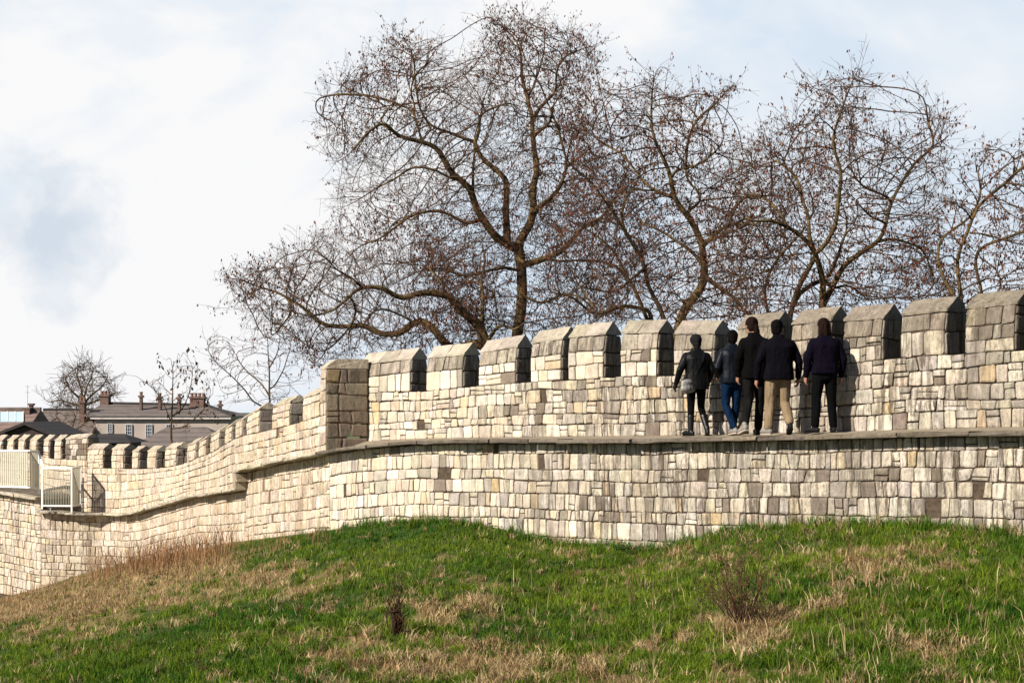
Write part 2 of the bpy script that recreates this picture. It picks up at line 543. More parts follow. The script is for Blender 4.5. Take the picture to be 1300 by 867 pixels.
def merlon(parent, path, xl, xr, yl, yr, sl, sr, t, rise, lean, near=True, tones=None, course=0.26, width=0.24, flat_back=False, end_low=None, leanh=0.27, pale=0.0):
    """xl, xr: picture columns of the front face; yl, yr: rows of the eave; sl, sr: rows of the sill either side"""
    s0 = path.sp(xl); s1 = path.sp(xr)
    dl = path.dist(xl); dr = path.dist(xr)
    el, er = zof(yl, dl), zof(yr, dr)
    bl, br = zof(sl, dl), zof(sr, dr)
    eave = lambda s: el + (er - el) * (s - s0) / (s1 - s0)
    base = lambda s: bl + (br - bl) * (s - s0) / (s1 - s0)
    waist = lambda s: eave(s) - leanh
    tn = tones or (TONES_NEAR if near else TONES_FAR)
    cope = [(tuple(a_ * (1 - pale) + b_ * pale for a_, b_ in zip(c_, (0.41, 0.355, 0.285))), w_) for c_, w_ in TONES_COPE] if near else TONES_COPE_FAR
    sm = M['stone_near'] if near else M['stone_far']
    mo = M['mortar'] if near else M['mortar_far']
    mb = MB()
    # front: plumb part
    wf = (lambda q: 1 - 0.75 * pale) if near else None
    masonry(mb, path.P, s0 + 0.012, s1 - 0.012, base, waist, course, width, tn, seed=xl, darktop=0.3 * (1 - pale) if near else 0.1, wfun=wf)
    # front: leaning course under the coping
    def PL(s, h, out=0.0):
        k = min(1, max(0, (h - waist(s)) / leanh))
        return path.P(s, h, out - lean * k)
    masonry(mb, PL, s0 + 0.012, s1 - 0.012, waist, eave, leanh, width * 1.2, cope if near else tn, seed=xl + 3, rubble=0, wfun=None)
    # ends
    for s_e, sign in ((s1, 1), (s0, -1)):
        tx, ty = path.tan(s_e)
        low = base(s_e) if end_low is None or sign < 0 else end_low
        def PE(a, h, out=0.0, s_e=s_e, sign=sign, tx=tx, ty=ty):
            k = min(1, max(0, (h - waist(s_e)) / leanh)) * lean
            aa = a if sign > 0 else t - a
            aa = 0.005 + k + (t - 0.01 - (k if flat_back else 2 * k)) * aa / t
            x, y = path.xyat(s_e, -aa)
            return (x + tx * sign * (out - 0.008), y + ty * sign * (out - 0.008), h)
        masonry(mb, PE, 0.0, t, lambda a: low, lambda a, s_e=s_e: eave(s_e), course, 0.26 if not flat_back else 0.34, TONES_PIER_SHADE if flat_back else (TONES_END_SHADE if sign > 0 else tn), seed=xl + 11, rubble=0.05, joint=0.012)
    # body
    n = 3
    prof = lambda s: [(-0.012, min(base(s), end_low if end_low else 9e9) if flat_back else base(s)), (-0.012, waist(s)), (-0.012 - lean, eave(s)),
                      (-t + (0 if flat_back else lean) + 0.012, eave(s)), (-t + 0.012, waist(s)), (-t + 0.012, base(s))]
    vs = []; fs = []
    for i in range(n + 1):
        s = s0 + 0.015 + (s1 - s0 - 0.03) * i / n
        vs += [path.P(s, h, o) for o, h in prof(s)]
    for i in range(n):
        for j in range(6):
            k = (j + 1) % 6
            fs.append((i * 6 + j, i * 6 + 6 + j, i * 6 + 6 + k, i * 6 + k))
    fs.append((0, 1, 2, 3, 4, 5)); fs.append(tuple(n * 6 + j for j in (5, 4, 3, 2, 1, 0)))
    mb.add(vs, fs, 1, (0.1, 0.08, 0.06))
    mo_o = mb.build('merlon', [sm, mo], parent)
    # coping
    cb = MB()
    L = s1 - s0
    m = max(1, int(round(L / 0.55)))
    cuts = [s0 - 0.012] + [s0 + L * (i + random.uniform(-.12, .12)) / m for i in range(1, m)] + [s1 + 0.012]
    for i in range(m):
        a = cuts[i] + 0.004; b = cuts[i + 1] - 0.004
        dz = random.uniform(-0.008, 0.008)
        k = 5
        vs = []; fs = []
        for q in range(k + 1):
            s = a + (b - a) * q / k
            rz = eave(s) + rise + dz
            fr_ = -lean + 0.018
            if flat_back:
                pr = [(fr_, eave(s) - 0.0 + dz), (fr_, eave(s) + 0.04 + dz), (fr_ - 0.10, eave(s) + 0.04 + (rise - .04) * .55 + dz), (-0.22, rz), (-t * 0.6, rz + 0.01), (-t, rz), (-t, eave(s))]
            else:
                pr = [(fr_, eave(s) + dz + 0.002), (fr_, eave(s) + 0.035 + dz), (-lean - (t / 2 - lean) * 0.5, eave(s) + 0.03 + (rise - 0.03) * 0.53 + dz), (-t / 2 + 0.012, rz), (-t / 2 - 0.012, rz),
                      (-t + lean - 0.018, eave(s) + 0.035 + dz), (-t + lean - 0.018, eave(s) + dz + 0.002)]
            vs += [tuple(np.array(path.P(s, h, o)) + rng.normal(0, 0.005, 3)) for o, h in pr]
        w = len(pr)
        for q in range(k):
            for j in range(w):
                j2 = (j + 1) % w
                fs.append((q * w + j, q * w + w + j, q * w + w + j2, q * w + j2))
        fs.append(tuple(range(w))); fs.append(tuple(k * w + j for j in reversed(range(w))))
        cb.add(vs, fs, 0, tone(cope) + (1 - 0.7 * pale,))
    c = cb.build('coping', [M['coping_near'] if near else M['stone_far']])
    c.parent = mo_o
    if parent:
        c.matrix_parent_inverse = Matrix.Translation(parent.location).inverted()
        c.matrix_parent_inverse = Matrix()
    return mo_o


def dlin(C, px):
    return C / (1 + (px - 650.0) / F)


CP, CE = 29.5, 27.73
near_px = [457] + list(range(480, 1701, 20))
par_near = Path([(p, dlin(CP, p)) for p in near_px])
far_pd = [(83, 47.6), (111, 47.0), (141, 46.3), (167, 45.5), (186, 44.8), (209, 43.8), (238, 42.2), (252, 41.2), (268, 40.0), (286, 38.5), (298, 37.6), (313, 36.6), (346, 34.8), (384, 33.2), (414, 31.88)]
par_far = Path(far_pd)
edge_pd = [(-260, 54.0), (-160, 51.2), (-80, 49.0), (0, 46.9), (45, 45.9), (78, 45.9), (111, 45.9)]
for p in (141, 167, 186, 209, 238, 252, 268, 286, 298, 313, 330, 346, 365, 384, 400):
    x_, y_ = par_far.xyat(par_far.sp(p), 0.24)
    if 650 + F * x_ / y_ < 392:
        edge_pd.append((650 + F * x_ / y_, y_ / S))
edge_pd += [(p, dlin(CE, p)) for p in range(430, 1701, 20)]
edge = Path(edge_pd)
GROUND_ROW = [(-900, 830), (-500, 815), (-200, 785), (0, 760), (40, 750), (100, 730), (150, 718), (200, 708), (260, 699), (300, 691), (350, 684), (400, 678), (450, 669), (500, 663), (560, 661), (600, 665), (640, 673), (660, 680),
              (700, 688), (740, 691), (800, 696), (840, 698), (870, 691), (900, 682), (950, 674), (1000, 669), (1040, 667), (1100, 669), (1150, 667), (1200, 669), (1250, 676), (1300, 681), (1400, 688), (1700, 705), (2300, 720)]
GX = np.array([a for a, b in GROUND_ROW], float); GY = np.array([b for a, b in GROUND_ROW], float)
slab_hi = [(299, 597), (320, 591), (350, 584), (384, 577), (414, 571), (450, 566), (480, 563), (520, 560), (600, 558), (700, 558), (800, 557), (900, 555), (1000, 553), (1100, 550), (1200, 548), (1300, 546), (1400, 542), (1700, 530)]
slab_lo = [(45, 648), (110, 651), (150, 652), (172, 649), (180, 646), (200, 640), (220, 634), (240, 628), (280, 623), (302, 619)]
SLT = 0.066


def slabs(parent, path, s0, s1, top, back, thick, over, tones, name='walkway_edge'):
    mb = MB()
    s = s0
    while s < s1 - 0.05:
        e = min(s1, s + random.uniform(0.55, 1.15))
        if s1 - e < 0.4:
            e = s1
        dz = random.uniform(-0.014, 0.010); do = random.uniform(-0.05, 0.025)
        k = max(2, int((e - s) / 0.25))
        vs = []; fs = []
        for i in range(k + 1):
            q = s + 0.005 + (e - s - 0.01) * i / k
            z = top(q) + dz
            pr = [(over + do - 0.012, z - thick), (over + do, z - thick + 0.015), (over + do, z - 0.018), (over + do - 0.02, z), (-back, z), (-back, z - thick)]
            vs += [tuple(np.array(path.P(q, h, o)) + rng.normal(0, 0.004, 3)) for o, h in pr]
        for i in range(k):
            for j in range(6):
                j2 = (j + 1) % 6
                fs.append((i * 6 + j, i * 6 + 6 + j, i * 6 + 6 + j2, i * 6 + j2))
        fs.append((0, 1, 2, 3, 4, 5)); fs.append(tuple(k * 6 + j for j in (5, 4, 3, 2, 1, 0)))
        mb.add(vs, fs, 0, tone(tones))
        s = e
    return mb.build(name, [M['slab']], parent)


# ---- near stretch of the wall
wall_near = thing('city_wall', at(870, 700, 26.4), 'long stone wall with broad saddle topped battlements, a walkway and five walkers on it', 'wall')
zh = edge.zline(slab_hi)
s_a, s_b = edge.sp(404), edge.sp(1700)


def ground_line(path, drop):
    ss = path.s[::4]
    zz = []
    for s in ss:
        px = path.pxs(s)
        zz.append(zof(float(np.interp(px, GX, GY)), path.dist(px)) - drop)
    zz = np.array(zz)
    return lambda s: float(np.interp(s, ss, zz))


gl = ground_line(edge, 0.12)
gl_deep = ground_line(edge, 0.8)
INS = -0.26
PW = lambda s, h, out=0.0: edge.P(s, h, INS + out)
mb = MB()
top_w = lambda s: zh(s) - SLT - 0.004
wnear = lambda q: 0.22 + 0.78 * min(1, max(0, (edge.pxs(q) - 430) / 420))
masonry(mb, PW, s_a, s_b, lambda s: top_w(s) - 2.05, top_w, 0.225, 0.165, TONES_NEAR, seed=5, rubble=0.07, proud=0.018, wob=0.10, cut=0.28, jit=1.0, joint=0.008, wfun=wnear)
core(mb, edge, s_a, s_b, gl_deep, top_w, INS, INS - 1.0)
mb.build('retaining_wall', [M['stone_near'], M['mortar']], wall_near)
slabs(wall_near, edge, s_a, s_b, zh, 0.42, SLT, 0.03, [((0.16, 0.13, 0.10), 3), ((0.11, 0.09, 0.07), 3), ((0.21, 0.17, 0.125), 1)])
# walkway floor
base_near = par_near.zline([(457, 560), (510, 557), (600, 555), (700, 554), (870, 552), (1000, 549), (1100, 546.5), (1200, 543.5), (1300, 541), (1400, 537), (1700, 524)])
fb = MB()
vs = []; fs = []
pxs_ = np.linspace(416, 1690, 120)
for i, p in enumerate(pxs_):
    se = edge.sp(p)
    a = Vector(edge.P(se, zh(se) - 0.006, -0.40))
    pb = max(p, 458)
    sb = par_near.sp(pb)
    b = Vector(par_near.P(sb, base_near(sb), -0.05))
    if p < 458:
        b = Vector(par_far.P(par_far.sp(p), zh(se), -0.3)) if p < 414 else b
    for j in range(5):
        q = a.lerp(b, j / 4)
        vs.append((q.x, q.y, q.z + (random.uniform(-.008, .008) if 0 < j < 4 else 0)))
for i in range(len(pxs_) - 1):
    for j in range(4):
        fs.append((i * 5 + j, i * 5 + j + 1, i * 5 + 6 + j, i * 5 + 5 + j))
fb.add(vs, fs)
fb.build('walkway', [M['earth']], wall_near, smooth=True)

T_NEAR = 0.49
sill_pts = [(457, 499), (541, 496.5), (607, 490), (673, 485), (721, 483), (787, 478.5), (855, 477), (932, 474), (1003, 470), (1070, 463), (1143, 454), (1225, 449), (1308, 444), (1400, 437), (1700, 412)]
sill = par_near.zline(sill_pts)
sillpy = lambda px: float(np.interp(px, [a for a, b in sill_pts], [b for a, b in sill_pts]))
ps0, ps1 = par_near.sp(457), par_near.sp(1690)
mb = MB()
masonry(mb, par_near.P, ps0, ps1, lambda s: base_near(s) - 0.02, sill, 0.225, 0.205, TONES_NEAR, seed=21, rubble=0.25, proud=0.018, wob=0.16, cut=0.32, jit=1.2, joint=0.007, wfun=lambda q: 0.35 + 0.65 * min(1, max(0, (par_near.pxs(q) - 470) / 380)))
core(mb, par_near, ps0, ps1, lambda s: base_near(s) - 0.4, lambda s: sill(s) - 0.004, -0.01, -T_NEAR - 0.1)
mb.build('parapet', [M['stone_near'], M['mortar']], wall_near)
MER = [(457, 521, 463.5, 455.5), (541, 587.6, 455, 450.5), (607.5, 655, 447.5, 441), (673.5, 713, 436, 430.5), (721, 767, 428.5, 425.5), (787.5, 834.5, 424.5, 423), (855, 905, 424.5, 424),
       (934, 983, 418, 412.5), (1004, 1053, 412.5, 407), (1070, 1120, 408, 404), (1143, 1200, 401, 395), (1225, 1289, 392, 386), (1310, 1374, 383, 377), (1398, 1465, 373, 366), (1490, 1560, 362, 355)]
for k, (xl, xr, yl, yr) in enumerate(MER):
    merlon(wall_near, par_near, xl, xr, yl, yr, sillpy(xl), sillpy(xr), T_NEAR + 0.24 * min(1, max(0, (xr - 820) / 450)), 0.24, 0.05, pale=min(1, max(0, (1080 - xl) / 450)))

# ---- far stretch, where the wall sweeps back to the left
wall_far = thing('city_wall', at(250, 705, 40.5), 'cream stone wall curving down and away, with closely spaced narrow battlements', 'wall')
zl = edge.zline(slab_lo)
s_m = edge.sp(299); s_c = edge.sp(45)
mb = MB()
masonry(mb, PW, s_c, s_m, lambda s: zl(s) - 2.7, lambda s: zl(s) - SLT - 0.004, 0.235, 0.19, TONES_FAR, seed=9, rubble=0.06, proud=0.014, wob=0.07, joint=0.007)
core(mb, edge, s_c, s_m, gl_deep, lambda s: zl(s) - SLT - 0.004, INS, INS - 1.2)
masonry(mb, PW, s_m, s_a, lambda s: zh(s) - 2.3, lambda s: zh(s) - SLT - 0.004, 0.235, 0.19, TONES_FAR, seed=13, rubble=0.08, proud=0.015, wob=0.08, joint=0.007)
core(mb, edge, s_m, s_a, gl_deep, lambda s: zh(s) - SLT - 0.004, INS, INS - 1.2)
mb.build('retaining_wall', [M['stone_far'], M['mortar_far']], wall_far)
slabs(wall_far, edge, s_m - 0.12, s_a, zh, 0.5, SLT, 0.10, TONES_COPE_FAR)
slabs(wall_far, edge, s_c, s_m + 0.10, zl, 0.6, SLT, 0.05, TONES_COPE_FAR)
mb = MB()     # the corbel under the step in the string course
for i in range(2):
    za = zh(s_m) - SLT - 0.003 - 0.19 * i; zb = za - 0.186
    s1_ = s_m + 0.22 - 0.08 * i
    mb.hexa([edge.P(s_m - .1, zb, .02), edge.P(s1_, zb, .02), edge.P(s1_, zb, -.3), edge.P(s_m - .1, zb, -.3),
             edge.P(s_m - .1, za, .05), edge.P(s1_, za, .05), edge.P(s1_, za, -.3), edge.P(s_m - .1, za, -.3)], 0, (0.35, 0.3, 0.22))
mb.build('corbel', [M['stone_far']], wall_far)
T_FAR = 0.45
fsill_pts = [(83, 594), (111, 594), (141, 594.5), (167, 595), (186, 595), (209, 593.5), (224, 591), (238, 587), (252, 581), (268, 575), (286, 564), (298, 557), (313, 552), (330, 548.5), (346, 545), (367, 540), (384, 535), (407, 528), (414, 526)]
fsill = par_far.zline(fsill_pts)
fsillpy = lambda px: float(np.interp(px, [a for a, b in fsill_pts], [b for a, b in fsill_pts]))
fbase_lo = par_far.zline(slab_lo); fbase_hi = par_far.zline(slab_hi)
f_m = par_far.sp(299); f0 = par_far.sp(111); f1 = par_far.sp(413.5)
mb = MB()
for a, b, hb in ((f0, f_m, fbase_lo), (f_m, f1, fbase_hi)):
    masonry(mb, par_far.P, a, b, lambda s: hb(s) - 0.02, fsill, 0.215, 0.30, TONES_FAR, seed=31, rubble=0.06, proud=0.012, joint=0.006, wob=0.12)
    core(mb, par_far, a, b, lambda s: hb(s) - 0.05, lambda s: fsill(s) - 0.004, -0.012, -T_FAR)
mb.build('parapet', [M['stone_far'], M['mortar_far']], wall_far)
FMER = [(111, 131, 570.5, 570.5), (141.5, 157, 571, 570.5), (167.5, 176, 574, 573.5), (187, 198, 573.5, 573), (209.5, 224, 570.5, 569), (237.5, 248, 566, 562.5), (252.5, 261, 562, 556), (267.5, 278, 554, 547.5), (286, 294, 544.5, 539.5),
        (299, 308, 537.5, 532), (313.5, 329, 528.5, 520), (346, 367.5, 517, 511), (384.5, 406, 506, 498.5)]
for xl, xr, yl, yr in FMER:
    merlon(wall_far, par_far, xl, xr, yl, yr, fsillpy(xl), fsillpy(xr), T_FAR, 0.17, 0.03, near=False, leanh=0.16, course=0.22, width=0.34)
# the taller end pier with its broad shaded end
zc = fbase_hi(f1) - 0.02
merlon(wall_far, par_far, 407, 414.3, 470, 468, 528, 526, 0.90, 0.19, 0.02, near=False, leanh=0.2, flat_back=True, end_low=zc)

# ---- the turning stretch at the left edge
wall_left = thing('city_wall', at(20, 745, 45.0), 'stone wall end at the far left carrying a cream railing, beside the stone steps', 'wall')
ledge = edge
lz = edge.zline([(-260, 608), (-80, 617), (0, 623.5), (38, 630), (45, 631)])
ls0, ls1 = edge.s[0], edge.sp(45)
mb = MB()
masonry(mb, PW, ls0, ls1, lambda s: lz(s) - 3.1, lambda s: lz(s) - 0.10, 0.24, 0.20, TONES_NEAR[:2] + TONES_FAR, seed=41, rubble=0.1, proud=0.018, joint=0.010, wob=0.08)
core(mb, edge, ls0, ls1, gl_deep, lambda s: lz(s) - 0.10, INS, -1.6)
mb.build('retaining_wall', [M['stone_far'], M['mortar']], wall_left)
slabs(wall_left, edge, ls0, ls1, lz, 1.5, 0.095, 0.03, TONES_COPE_FAR)
par_left = Path([(-260, 58.0), (-120, 54.5), (0, 51.0), (40, 49.4), (69, 48.2), (91, 47.5), (112, 47.0)])
q0, q1 = par_left.s[0], par_left.sp(111)
qs_pts = [(-260, 576), (0, 573), (30, 574), (45, 577), (62, 582), (83, 583), (111, 584)]
qsill = par_left.zline(qs_pts); qb = par_left.zline([(-260, 632), (0, 632), (45, 640), (75, 652), (111, 655)])
mb = MB()
masonry(mb, par_left.P, q0, q1, qb, qsill, 0.215, 0.34, TONES_FAR, seed=51, rubble=0.08, joint=0.007)
core(mb, par_left, q0, q1, lambda s: qb(s) - .3, lambda s: qsill(s) - 0.004, -0.01, -T_FAR)
mb.build('parapet', [M['stone_far'], M['mortar_far']], wall_left)
qpy = lambda px: float(np.interp(px, [a for a, b in qs_pts], [b for a, b in qs_pts]))
QM = [(69, 77.5), (55, 62), (37.5, 46.5), (23, 31), (9, 17), (-6, 2)] + [(-6 - 15.5 * i, 2 - 15.5 * i) for i in range(1, 12)]
for xl, xr in QM:
    merlon(wall_left, par_left, xl, xr, 559.5, 559.5, qpy(xl), qpy(xr), T_FAR, 0.19, 0.03, near=False, leanh=0.16, course=0.22, width=0.34)
mb_p = merlon(wall_left, par_left, 83, 110.5, 558, 556, 583, 584, T_FAR, 0.14, 0.03, near=False, leanh=0.16, course=0.17, width=0.22,
              tones=[((0.40, 0.36, 0.30), 3), ((0.13, 0.11, 0.09), 2), ((0.55, 0.50, 0.42), 2)])

# ---- the steps
w_ = Vector((-0.78, 0.63, 0)).normalized(); v = Vector((w_.y, -w_.x, 0))
P0 = at(49.5, 650, 46.25)
steps = thing('stone_steps', P0, 'short flight of stone steps rising left behind the slim barred railing', 'steps')
mb = MB()
zl0 = zof(650, 45.9)
tops = np.linspace(zl0, zof(629, 45.9), 5)[1:]
for k in range(4):
    a = P0 + w_ * (0.27 * k); b = P0 + w_ * 1.9
    z0 = zl0 - 0.03 if k == 0 else tops[k - 1] - 0.002
    e = v * 2.1
    zt = tops[k]
    mb.hexa([Vector((p.x, p.y, z)) for z in (z0, zt - 0.05) for p in (a, a + e, b + e, b)], 0, (0.26, 0.22, 0.17))
    a2 = a - w_ * 0.03 - v * 0.01; e2 = v * 2.12
    mb.hexa([Vector((p.x, p.y, z)) for z in (zt - 0.049, zt) for p in (a2, a2 + e2, b + e2, b - v * .01)], 0, (0.48, 0.41, 0.31))
mb.build('flight', [M['stone_far']], steps)

# ---- railing
rail = thing('metal_railing', at(50, 640, 45.0), 'cream and white metal railing of upright bars beside the steps', 'railing')
def panel(x0, x1, d0, d1, yb0, yb1, yt0, yt1, spacing, bw, mat, name, wide=None):
    mb = MB()
    A = at(x0, yb0, d0); B = at(x1, yb1, d1); A2 = at(x0, yt0, d0); B2 = at(x1, yt1, d1)
    A2.x, A2.y = A.x, A.y; B2.x, B2.y = B.x, B.y
    L = (B - A).length; n = int(L / spacing)
    dirv = (B - A); dirv.z = 0; dirv.normalize()
    nn = Vector((-dirv.y, dirv.x, 0)) * 0.006
    for i in range(1, n):
        k = i / n
        lo = A.lerp(B, k); hi = A2.lerp(B2, k)
        a = lo - dirv * bw / 2; b = lo + dirv * bw / 2
        mb.hexa([a - nn, b - nn, b + nn, a + nn, hi - dirv * bw / 2 - nn, hi + dirv * bw / 2 - nn, hi + dirv * bw / 2 + nn, hi - dirv * bw / 2 + nn])
    mb.build(name, [M[mat]], rail)
    r = MB()
    r.bar(A2, B2, 0.05, h=0.055)
    r.build('top_rail', [M['white_metal']], rail)
    r = MB()
    r.bar(A, B, 0.04, h=0.045)
    r.build('bottom_rail', [M['white_metal']], rail)
panel(-120, 37, 50.0, 46.1, 613, 618.5, 571.5, 572, 0.105, 0.072, 'cream_metal', 'slat_panel')
panel(37, 49, 46.1, 46.9, 618.5, 620, 572, 573, 0.07, 0.03, 'cream_metal', 'slat_panel')
panel(53.5, 91, 45.75, 45.8, 641.7, 642, 594, 594, 0.045, 0.012, 'cream_metal', 'bar_panel')
panel(91, 102, 45.8, 46.6, 642, 640.5, 594, 591.5, 0.05, 0.03, 'cream_metal', 'bar_panel')
r = MB()
r.bar(at(49, 573, 46.9), at(54.5, 594, 45.75), 0.05)
r.build('sloping_rail', [M['white_metal']], rail)
for px, yt, yb, d, m in ((49, 574, 632, 46.9, 'white_metal'), (53.5, 594, 646, 45.75, 'white_metal'), (91, 594, 650, 45.8, 'white_metal'), (102, 591, 641, 46.6, 'white_metal'), (105.5, 606, 651, 46.1, 'grey_metal'), (64, 641, 650, 45.8, 'grey_metal')):
    r = MB()
    a = at(px, yb, d); b = at(px, yt, d)
    r.bar(a, b, 0.04)
    r.build('post', [M[m]], rail)

# ------------------------------------------------------------------ ground and grass
def vnoise(x, y, seed=0, octaves=4):
    """smooth value noise, numpy"""
    r = np.random.default_rng(seed)
    tab = r.random((64, 64))
    out = np.zeros_like(x, dtype=float); amp = 1.0; tot = 0
    for o in range(octaves):
        xx = x * 2 ** o + 17.3 * o; yy = y * 2 ** o + 5.1 * o
        xi = np.floor(xx).astype(int); yi = np.floor(yy).astype(int)
        fx = xx - xi; fy = yy - yi
        fx = fx * fx * (3 - 2 * fx); fy = fy * fy * (3 - 2 * fy)
        g = lambda a, b: tab[a % 64, b % 64]
        out += amp * ((g(xi, yi) * (1 - fx) + g(xi + 1, yi) * fx) * (1 - fy) + (g(xi, yi + 1) * (1 - fx) + g(xi + 1, yi + 1) * fx) * fy)
        tot += amp; amp *= 0.55
    return out / tot


edge_px = edge.q; edge_dd = edge.d / S


def wall_d(px):
    d = np.interp(px, edge_px, edge_dd)
    return d + 0.15


def near_d(px):
    return np.interp(px, [-900, 0, 300, 600, 1300, 2300], [18.5, 17.2, 15.8, 15.4, 14.6, 13.5])


def ground_xyz(px, t):
    """px: column, t: 0 at the lower picture edge .. 1 at the wall foot"""
    d0 = near_d(px); d1 = wall_d(px)
    tt = np.clip(t, 0, 1)
    py = 884 + (np.interp(px, GX, GY) - 884) * tt
    d = 1 / (1 / d0 + (1 / d1 - 1 / d0) * tt)
    x = (px - 650) / F * d; y = d; z = (HY - py) / F * d
    b = np.sin(np.clip(tt, 0, 1) * np.pi) ** 0.5
    z = z + b * ((vnoise(x * 0.35, y * 0.35, 3, 3) - 0.5) * 0.30 + (vnoise(x * 1.7, y * 1.7, 4, 2) - 0.5) * 0.22)
    return x * S, y * S, z * S, py


BLOBS = [(60, 770, 150, 35, .55), (200, 715, 90, 22, .75), (330, 740, 90, 25, .28), (700, 858, 190, 22, .42), (955, 805, 50, 30, .8), (1085, 745, 70, 28, .38), (1200, 825, 50, 16, .4), (590, 765, 60, 20, .33), (380, 810, 60, 40, .2), (150, 870, 160, 40, -.4),
         (500, 700, 140, 35, -.30), (1250, 790, 90, 60, -.25), (640, 720, 80, 20, -.2), (1040, 690, 120, 12, -.25), (300, 790, 100, 30, -.35), (830, 720, 50, 15, .2), (1150, 700, 50, 12, .15), (450, 850, 80, 20, .25), (620, 840, 60, 30, .3), (760, 790, 40, 12, .25)]


def dryness(px, py, x, y):
    d = vnoise(x * 1.1, y * 1.1, 11, 4) * 0.75 + vnoise(x * 3.6, y * 3.6, 12, 3) * 0.85 - 0.935
    for bx, by, sx, sy, k in BLOBS:
        d = d + k * (0.9 if bx < 350 and k > 0 else 0.62) * np.exp(-((px - bx) / sx) ** 2 - ((py - by) / sy) ** 2)
    return d


pxs_ = np.concatenate([np.linspace(-900, -150, 12), np.linspace(-120, 1420, 180), np.linspace(1460, 2300, 12)])
ts = np.concatenate([[-1.5, -1.2, -0.9, -0.6, -0.3, -0.1], np.linspace(0, 1, 110), [2, 3, 4]])
V = np.zeros((len(ts), len(pxs_), 3)); C = np.zeros((len(ts), len(pxs_), 3))
for i, t in enumerate(ts):
    x, y, z, py = ground_xyz(pxs_, np.full_like(pxs_, t))
    if t < 0:
        k = math.exp(t * 1.3)
        u = (k - 0.14) / 0.86; u = u * u * (3 - 2 * u)
        x = x * k; y = y * k; z = -1.75 + (z + 1.75) * u
    elif t > 1:
        dd = {2: 0.8, 3: 2.5, 4: 18}[int(t)]
        L = np.hypot(x, y)
        kx = (L + dd) / L
        x = x * kx; y = y * kx
        if t == 4:
            z = np.full_like(z, -6.6)
    V[i, :, 0] = x; V[i, :, 1] = y; V[i, :, 2] = z
    dr = np.clip(dryness(pxs_, py, x, y) * 4 + 0.5, 0, 1)[:, None]
    C[i] = np.array([0.035, 0.058, 0.010]) * (1 - dr) + np.array([0.17, 0.115, 0.055]) * dr
nr, nc = len(ts), len(pxs_)
idx = np.arange(nr * nc).reshape(nr, nc)
quads = np.stack([idx[:-1, :-1], idx[:-1, 1:], idx[1:, 1:], idx[1:, :-1]], -1).reshape(-1, 4)
g = np_mesh('bank_ground', V.reshape(-1, 3), quads.ravel(), np.full(len(quads), 4), M['ground'], C.reshape(-1, 3), smooth=True)
g['kind'] = 'structure'
fm = MB()
fm.add([(-2500, -300, -6.5), (2500, -300, -6.5), (2500, 3500, -6.5), (-2500, 3500, -6.5)], [(0, 1, 2, 3)])
g = fm.build('far_ground', [M['field']])
g['kind'] = 'structure'


def blades(name, base, length, lean, width, col0, col1, mat):
    """bent three-segment blades"""
    n = len(base)
    az = rng.random(n) * 2 * np.pi
    fz = rng.random(n) * 2 * np.pi
    side = np.stack([np.cos(fz), np.sin(fz), np.zeros(n)], 1) * (width / 2)[:, None]
    ld = np.stack([np.cos(az), np.sin(az), np.zeros(n)], 1)
    up = np.array([0, 0, 1.0])
    p1 = base + up * (length * 0.55)[:, None] + ld * (length * lean * 0.25)[:, None]
    p2 = base + up * (length * (1 - 0.35 * lean ** 2))[:, None] + ld * (length * lean * 0.85)[:, None]
    vs = np.stack([base - side, base + side, p1 + side * 0.75, p1 - side * 0.75, p2], 1).reshape(-1, 3)
    o = np.arange(n)[:, None] * 5
    fl = np.concatenate([o + np.array([[0, 1, 2, 3]]), o + np.array([[3, 2, 4]])], 1).ravel()
    lt = np.tile([4, 3], n)
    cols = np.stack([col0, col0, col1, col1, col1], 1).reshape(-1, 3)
    return np_mesh(name, vs, fl, lt, mat, cols)


def scatter(n, px0, px1, t0, t1, power=1.0):
    px = rng.uniform(px0, px1, n)
    t = t0 + (t1 - t0) * rng.random(n) ** power
    x, y, z, py = ground_xyz(px, t)
    return px, t, x, y, z, py


# living turf
px, t, x, y, z, py = scatter(300000, -220, 1520, -0.02, 1.0)
dry = dryness(px, py, x, y)
keep = rng.random(len(px)) > np.clip(dry * 3 + 0.35, 0.0, 0.85)
px, x, y, z, t, dry = px[keep], x[keep], y[keep], z[keep], t[keep], dry[keep]
n = len(px)
cl = vnoise(x * 2.6, y * 2.6, 21, 3)
ln = (0.035 + 0.10 * rng.random(n) ** 1.6) * (0.45 + 1.3 * cl ** 1.3)
hue = np.clip((vnoise(x * 0.55, y * 0.55, 22, 5) - 0.5) * 2.2 + 0.5, 0, 1)
gr = np.stack([0.024 + 0.115 * hue, 0.080 + 0.110 * hue, 0.003 + 0.009 * hue], 1) * rng.uniform(0.55, 1.35, n)[:, None]
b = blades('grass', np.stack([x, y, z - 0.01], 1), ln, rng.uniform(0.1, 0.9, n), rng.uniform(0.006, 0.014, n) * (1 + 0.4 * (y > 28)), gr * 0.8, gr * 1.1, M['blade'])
b['kind'] = 'stuff'
